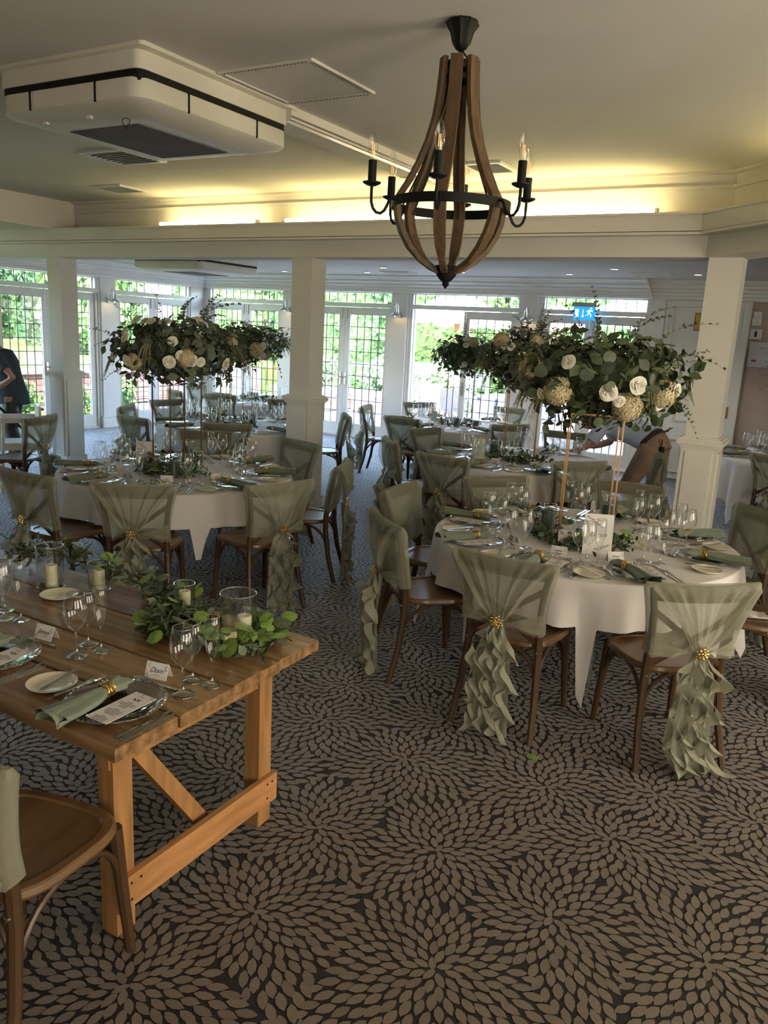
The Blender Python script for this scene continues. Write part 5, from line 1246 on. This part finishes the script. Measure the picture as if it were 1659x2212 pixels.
for i, (x, y, h) in enumerate(((-8.45, 16.0, 1.30), (-7.55, 16.6, 1.05))):
    t = thing('pedestal', ['taller white pedestal printed with leaves on the terrace', 'shorter white pedestal printed with leaves on the terrace'][i], 'pedestal', (x, y, -.03))
    MB().box((0, 0, h/2), (.36, .36, h)).build('shaft', ped_m, t); MB().box((0, 0, h-.10), (.56, .56, .22)).build('capital', ped_m, t)
    g = MB(); rnd = random.Random(i)
    for q in range(60):
        for (fx, fy) in ((0, -1), (1, 0)):
            u = rnd.uniform(-.15, .15); zz = rnd.uniform(.1, h-.25); g.box((u if fx == 0 else .182, -.182 if fx == 0 else u, zz), ((.05, .004, .028) if fx == 0 else (.004, .05, .028)), Matrix.Rotation(rnd.uniform(-1, 1), 3, 'Y' if fx == 0 else 'X'))
    g.build('leaf_print', GM['hedge'], t)
gw = thing('glass_screen', 'tall green tinted glass screen edge beyond the middle doors', 'screen', (-7.95, 14.0, -.03), .9)
MB().box((0, 0, 1.15), (.30, .03, 2.3)).build('pane', mat('green_glass_edge', (.25, .58, .52), .15), gw); MB().box((.17, 0, 1.15), (.05, .05, 2.3)).build('post', ped_m, gw)
rl_ = thing('terrace_railing', 'grey rail running behind the planters on the terrace', 'railing', (-10.5, 18.4, -.03)); MB().box((0, 0, 1.05), (5.6, .06, .08)).box((0, 0, .72), (5.6, .03, .04)).build('rail', ratf, rl_)
for i in range(5): MB().box((-2.7+i*1.35, 0, .52), (.06, .06, 1.04)).build('post', ratf, rl_)
# ================================================================== PEOPLE
skin = mat('skin', (.46, .25, .18), .5, spec=.35, vary=.08, vscale=10)
def limb(m, pts, rad, n=12): m.tube(pts, rad, n)
def body_obj(name, m, mt, parent, voxel=.014, smooth=6):
    o = m.build(name, mt, parent, 'all'); r = o.modifiers.new('remesh', 'REMESH'); r.mode = 'VOXEL'; r.voxel_size = voxel; r.use_smooth_shade = True
    s = o.modifiers.new('smooth', 'SMOOTH'); s.iterations = smooth; s.factor = .5; return o
def ball(m, p, r, sc=(1, 1, 1)): m.sphere(p, r, 14, 10, sc)
def head_into(m, c, fwd, upv, r=.1):
    f = Vector(fwd).normalized(); u = Vector(upv).normalized(); s = f.cross(u).normalized(); C = Vector(c)
    R = Matrix((s, f, u)).transposed()
    def B(off, rad, sc):
        k = len(m.v); m.sphere((0, 0, 0), rad, 16, 12, sc)
        M4 = Matrix.Translation(C+R @ Vector(off)) @ R.to_4x4(); m.xform(M4, k)
    B((0, -.01, .02), r, (.80, .98, 1.05)); B((0, .02, -.045), r*.8, (.78, .85, .95)); B((0, .105, -.015), .016, (.8, 1.1, 1.5)); B((0, .09, -.06), .022, (1.3, .6, .5))
    for sg in (-1, 1): B((sg*.08, -.005, -.01), .024, (.35, .8, 1.2))
    return R
def face_detail(parent, c, R, eyes=True):
    for sg in (-1, 1):
        p = Vector(c)+R @ Vector((sg*.034, .088, .012)); e = MB().sphere(tuple(p), .012, 10, 8).build('eye', M_['ink'] if 'eyew' not in M_ else M_['eyew'], parent, 'all')
def hand_into(m, wrist, d, palm, r=.0095, curl=.9, size=1.0):
    """palm slab + five separate curled fingers; d: hand direction, palm: palm normal"""
    d = Vector(d).normalized(); n = Vector(palm).normalized(); s = d.cross(n).normalized(); n = s.cross(d).normalized(); w = Vector(wrist)
    m.tube([w-d*.02, w+d*.03, w+d*.085*size], [(.027, .020), (.036, .017), (.038, .014)], 10, upv=tuple(n))
    for i, L in enumerate((.070, .078, .073, .058)):
        b = w+d*.082*size+s*(-.028+.0187*i); p = [b]; dd = d.copy()
        for k in range(3):
            ang = curl*(.55+.25*k); q = Matrix.Rotation(-ang, 3, s); dd = q @ dd; p.append(p[-1]+dd*L*size*(.44, .32, .24)[k])
        m.tube([tuple(x) for x in p], [r, r*.95, r*.88, r*.7], 8)
    b = w+d*.03-s*.034; m.tube([tuple(b), tuple(b+d*.028-s*.022+n*.012), tuple(b+d*.058-s*.016+n*.03)], [r*1.15, r*1.05, r*.8], 8)
# ---- worker with the vacuum wand, by the lawn doors (local frame: +y is where the figure faces)
def worker(loc, rz):
    t = thing('person', 'person in navy tunic and black trousers holding a vacuum wand', 'person', loc, rz)
    pel = Vector((0, 0, .93)); ch = Vector((0, .10, 1.30)); nk = Vector((0, .17, 1.47)); hd = Vector((0, .26, 1.60))
    b = MB(); limb(b, [pel-Vector((0, 0, .06)), pel+Vector((0, 0, .08)), Vector((0, .05, 1.12)), ch, Vector((0, .14, 1.42)), nk], [(.15, .11), (.155, .115), (.14, .105), (.165, .115), (.14, .09), (.055, .055)], 16)
    limb(b, [nk, hd], .055, 12); R = head_into(b, hd, (0, .95, -.3), (0, .3, .95))
    for s in (-1, 1):
        hip = Vector((s*.09, 0, .90)); kn = Vector((s*.11, .06+.06*s, .50)); an = Vector((s*.12, -.02+.10*s, .09))
        limb(b, [hip, (hip+kn)/2, kn, (kn+an)/2+Vector((0, -.02, .03)), an, an+Vector((0, .0, -.05))], [.085, .078, .058, .056, .040, .042], 12)
    # right arm bent, hand on the wand; left arm forward too
    sh = Vector((.185, .16, 1.36)); el = Vector((.25, .28, 1.10)); wr = Vector((.10, .48, 1.00))
    limb(b, [sh, (sh+el)/2, el, (el+wr)/2, wr], [.055, .050, .042, .040, .028], 12); hand_into(b, wr, (-.6, .6, -.3), (-.3, -.6, -.4))
    sh2 = Vector((-.185, .10, 1.37)); el2 = Vector((-.29, -.15, 1.15)); wr2 = Vector((-.22, .16, .96))
    limb(b, [sh2, (sh2+el2)/2, el2, (el2+wr2)/2, wr2], [.055, .050, .042, .040, .028], 12); hand_into(b, wr2, (.1, .75, -.55), (.5, -.5, -.4))
    body_obj('body', b, skin, t)
    face_detail(t, hd, R)
    navy = mat('navy_tunic', (.035, .055, .085), .75, vary=.15, vscale=8)
    c = MB(); limb(c, [Vector((0, .01, .80)), Vector((0, .01, .92)), Vector((0, .05, 1.12)), ch, Vector((0, .14, 1.42)), Vector((0, .155, 1.455))], [(.215, .175), (.195, .150), (.168, .130), (.185, .135), (.155, .105), (.085, .08)], 18)
    for (a, e) in ((sh, el), (sh2, el2)): limb(c, [a-Vector((0, 0, -.01)), a.lerp(e, .45), a.lerp(e, .62)], [.078, .072, .074], 12)
    body_obj('tunic', c, navy, t, .013, 4)
    tr = MB()
    for s in (-1, 1):
        hip = Vector((s*.09, 0, .92)); kn = Vector((s*.11, .06+.06*s, .50)); an = Vector((s*.12, -.02+.10*s, .10)); limb(tr, [hip-Vector((s*.012, 0, .06)), (hip+kn)/2, kn, (kn+an)/2, an], [.092, .098, .085, .080, .075], 12)
    limb(tr, [Vector((0, 0, .80)), Vector((0, 0, .95))], [(.165, .12), (.16, .115)], 14); body_obj('trousers', tr, M_['dark'], t, .014, 4)
    for s in (-1, 1):
        an = Vector((s*.12, -.02+.10*s, 0)); sh_ = MB(); limb(sh_, [an+Vector((0, -.07, .045)), an+Vector((0, .04, .05)), an+Vector((0, .19, .03))], [(.04, .042), (.046, .046), (.035, .028)], 12); sh_.build('shoe', M_['black'], t, 'all')
    MB().sphere(tuple(hd+R @ Vector((0, -.02, .035))), .108, 16, 12, (.9, 1, 1)).build('hair', mat('brown_hair', (.06, .04, .025), .7), t, 'all')
    MB().tube([tuple(wr2+Vector((-.004, -.020, .018))), tuple(wr2+Vector((.0, .006, -.004)))], .036, 14).build('wristwatch', M_['black'], t)
    v = thing('vacuum_cleaner', 'black vacuum hose and wand held by the worker', 'vacuum cleaner', loc, rz)
    MB().tube([(-.20, .42, 1.10), (-.215, .25, .92), (-.28, -.28, .48), (-.33, -.62, .06)], .016, 8).build('wand', M_['black'], v, 'all'); MB().box((-.34, -.66, .03), (.30, .10, .06)).build('floor_head', M_['black'], v)
    MB().tube([(-.20, .42, 1.10), (-.05, .50, 1.02), (.08, .52, .95), (.10, .60, .5), (.0, .75, .12), (-.2, .9, .05)], .02, 8).build('hose', M_['dark'], v, 'all')
worker((-9.19, 6.43, 0), math.radians(118))
# ---- man bending over the table
def bending(loc, rz):
    t = thing('person', 'person in pale blue shirt and khaki trousers bending over a table', 'person', loc, rz)
    pel = Vector((0, -.05, .93)); ch = Vector((0, .40, 1.10)); nk = Vector((0, .58, 1.12)); hd = Vector((0, .72, 1.12))
    b = MB(); spine = [pel+Vector((0, -.06, -.03)), pel, Vector((0, .14, 1.03)), ch, Vector((0, .50, 1.12)), nk]
    limb(b, spine, [(.14, .10), (.16, .12), (.15, .115), (.17, .12), (.14, .09), (.058, .058)], 16); limb(b, [nk, hd], .055, 12); R = head_into(b, hd, (0, .6, -.8), (0, .8, .6))
    legs = []
    for s, dy in ((-1, .16), (1, -.20)):
        hip = Vector((s*.09, -.05, .90)); kn = Vector((s*.12, dy*.55+.06, .49)); an = Vector((s*.14, dy-.04, .08)); legs.append((hip, kn, an, s))
        limb(b, [hip, (hip+kn)/2, kn, (kn+an)/2, an, an-Vector((0, 0, .04))], [.09, .08, .06, .056, .042, .044], 12)
    arms = []
    for s in (-1, 1):
        sh = Vector((s*.18, .46, 1.08)); el = Vector((s*.25, .58, .87)); wr = Vector((s*.16, .74, .80)); arms.append((sh, el, s))
        limb(b, [sh, (sh+el)/2, el, (el+wr)/2, wr], [.056, .052, .045, .042, .030], 12); hand_into(b, wr, (-.2*s, .85, -.30), (0, -.3, -.9), curl=.45)
    body_obj('body', b, skin, t); face_detail(t, hd, R)
    sm = mat('pale_blue_shirt', (.46, .52, .66), .75, vary=.06, vscale=8)
    c = MB(); limb(c, [Vector((0, -.02, .985)), Vector((0, .06, 1.00)), Vector((0, .20, 1.05)), ch, Vector((0, .50, 1.12)), Vector((0, .555, 1.12))], [(.178, .142), (.182, .145), (.18, .145), (.195, .145), (.16, .11), (.075, .075)], 18)
    for (sh, el, s) in arms: limb(c, [sh, sh.lerp(el, .5), sh.lerp(el, .75)], [.080, .076, .080], 12)
    body_obj('shirt', c, sm, t, .014, 4)
    km = mat('khaki_chino', (.30, .20, .135), .8, vary=.12, vscale=7); tr = MB()
    for (hip, kn, an, s) in legs: limb(tr, [hip+Vector((0, 0, .02)), (hip+kn)/2, kn, (kn+an)/2, an], [.118, .108, .086, .080, .072], 12)
    limb(tr, [Vector((0, -.10, .86)), Vector((0, -.045, .95)), Vector((0, .01, 1.0))], [(.175, .135), (.178, .14), (.172, .14)], 16); body_obj('trousers', tr, km, t, .015, 4)
    MB().tube([(0, -.025, .965), (0, .012, .995)], [(.182, .148), (.182, .148)], 24, False, upv=(0, -.6, .8)).build('belt', mat('brown_belt', (.03, .018, .012), .5), t, 'all')
    for (hip, kn, an, s) in legs:
        sh_ = MB(); limb(sh_, [Vector((an.x, an.y-.06, .045)), Vector((an.x, an.y+.05, .05)), Vector((an.x, an.y+.21, .03))], [(.042, .044), (.048, .048), (.036, .028)], 12); sh_.build('shoe', mat('brown_shoe', (.10, .05, .025), .5) if 'brown_shoe' not in bpy.data.materials else bpy.data.materials['brown_shoe'], t, 'all')
    MB().sphere(tuple(hd+R @ Vector((0, -.022, .035))), .106, 16, 12, (.9, 1, 1)).build('hair', mat('grey_hair', (.10, .08, .06), .7), t, 'all')
    r = MB().box((-.12, -.175, .89), (.058, .035, .105)).tube([(-.135, -.175, .94), (-.135, -.175, 1.02)], .006, 6); r.build('radio', M_['black'], t)
bending((-1.73, 8.50, 0), math.radians(78))
# ---- white wooden high chair
def high_chair(loc, rz):
    w = M_['trim']; t = thing('high_chair', 'white wooden high chair beside a covered crossback chair', 'high chair', loc, rz)
    for sx in (-1, 1):
        for sy in (-1, 1): MB().bar((sx*.24, sy*.23, 0), (sx*.20, sy*.18, .80), .045, .03, (0, 1, 0)).build('leg', w, t)
        MB().box((sx*.20, 0, .79), (.025, .42, .055)).build('arm', w, t); MB().box((sx*.215, 0, .50), (.022, .40, .07)).build('side_rail', w, t)
    MB().box((0, .0, .53), (.40, .36, .022)).build('seat', w, t); MB().box((0, -.19, .74), (.38, .025, .40)).build('backrest', w, t)
    MB().box((0, .20, .785), (.42, .03, .05)).build('front_bar', w, t); MB().box((0, .22, .40), (.42, .02, .06)).build('front_rail', w, t); MB().box((0, .12, .25), (.38, .14, .02)).build('footrest', w, t)
    bl = MB()
    for sx in (-1, 1): bl.tube([(sx*.213, .16, .79), (sx*.2155, .16, .79)], .008, 8)
    bl.build('bolt', M_['steel'], t)
high_chair((-7.95, 5.62, 0), math.radians(150))
cb = MB().tube([(-9.9, 8.9, .006), (-9.4, 8.35, .006), (-9.0, 8.0, .006), (-8.6, 7.75, .006), (-8.35, 7.35, .006), (-8.45, 6.9, .006)], .006, 6).build('power_cable', M_['dark'], None, 'all'); tag(cb, 'dark vacuum power cable lying on the carpet by the white column', 'cable')
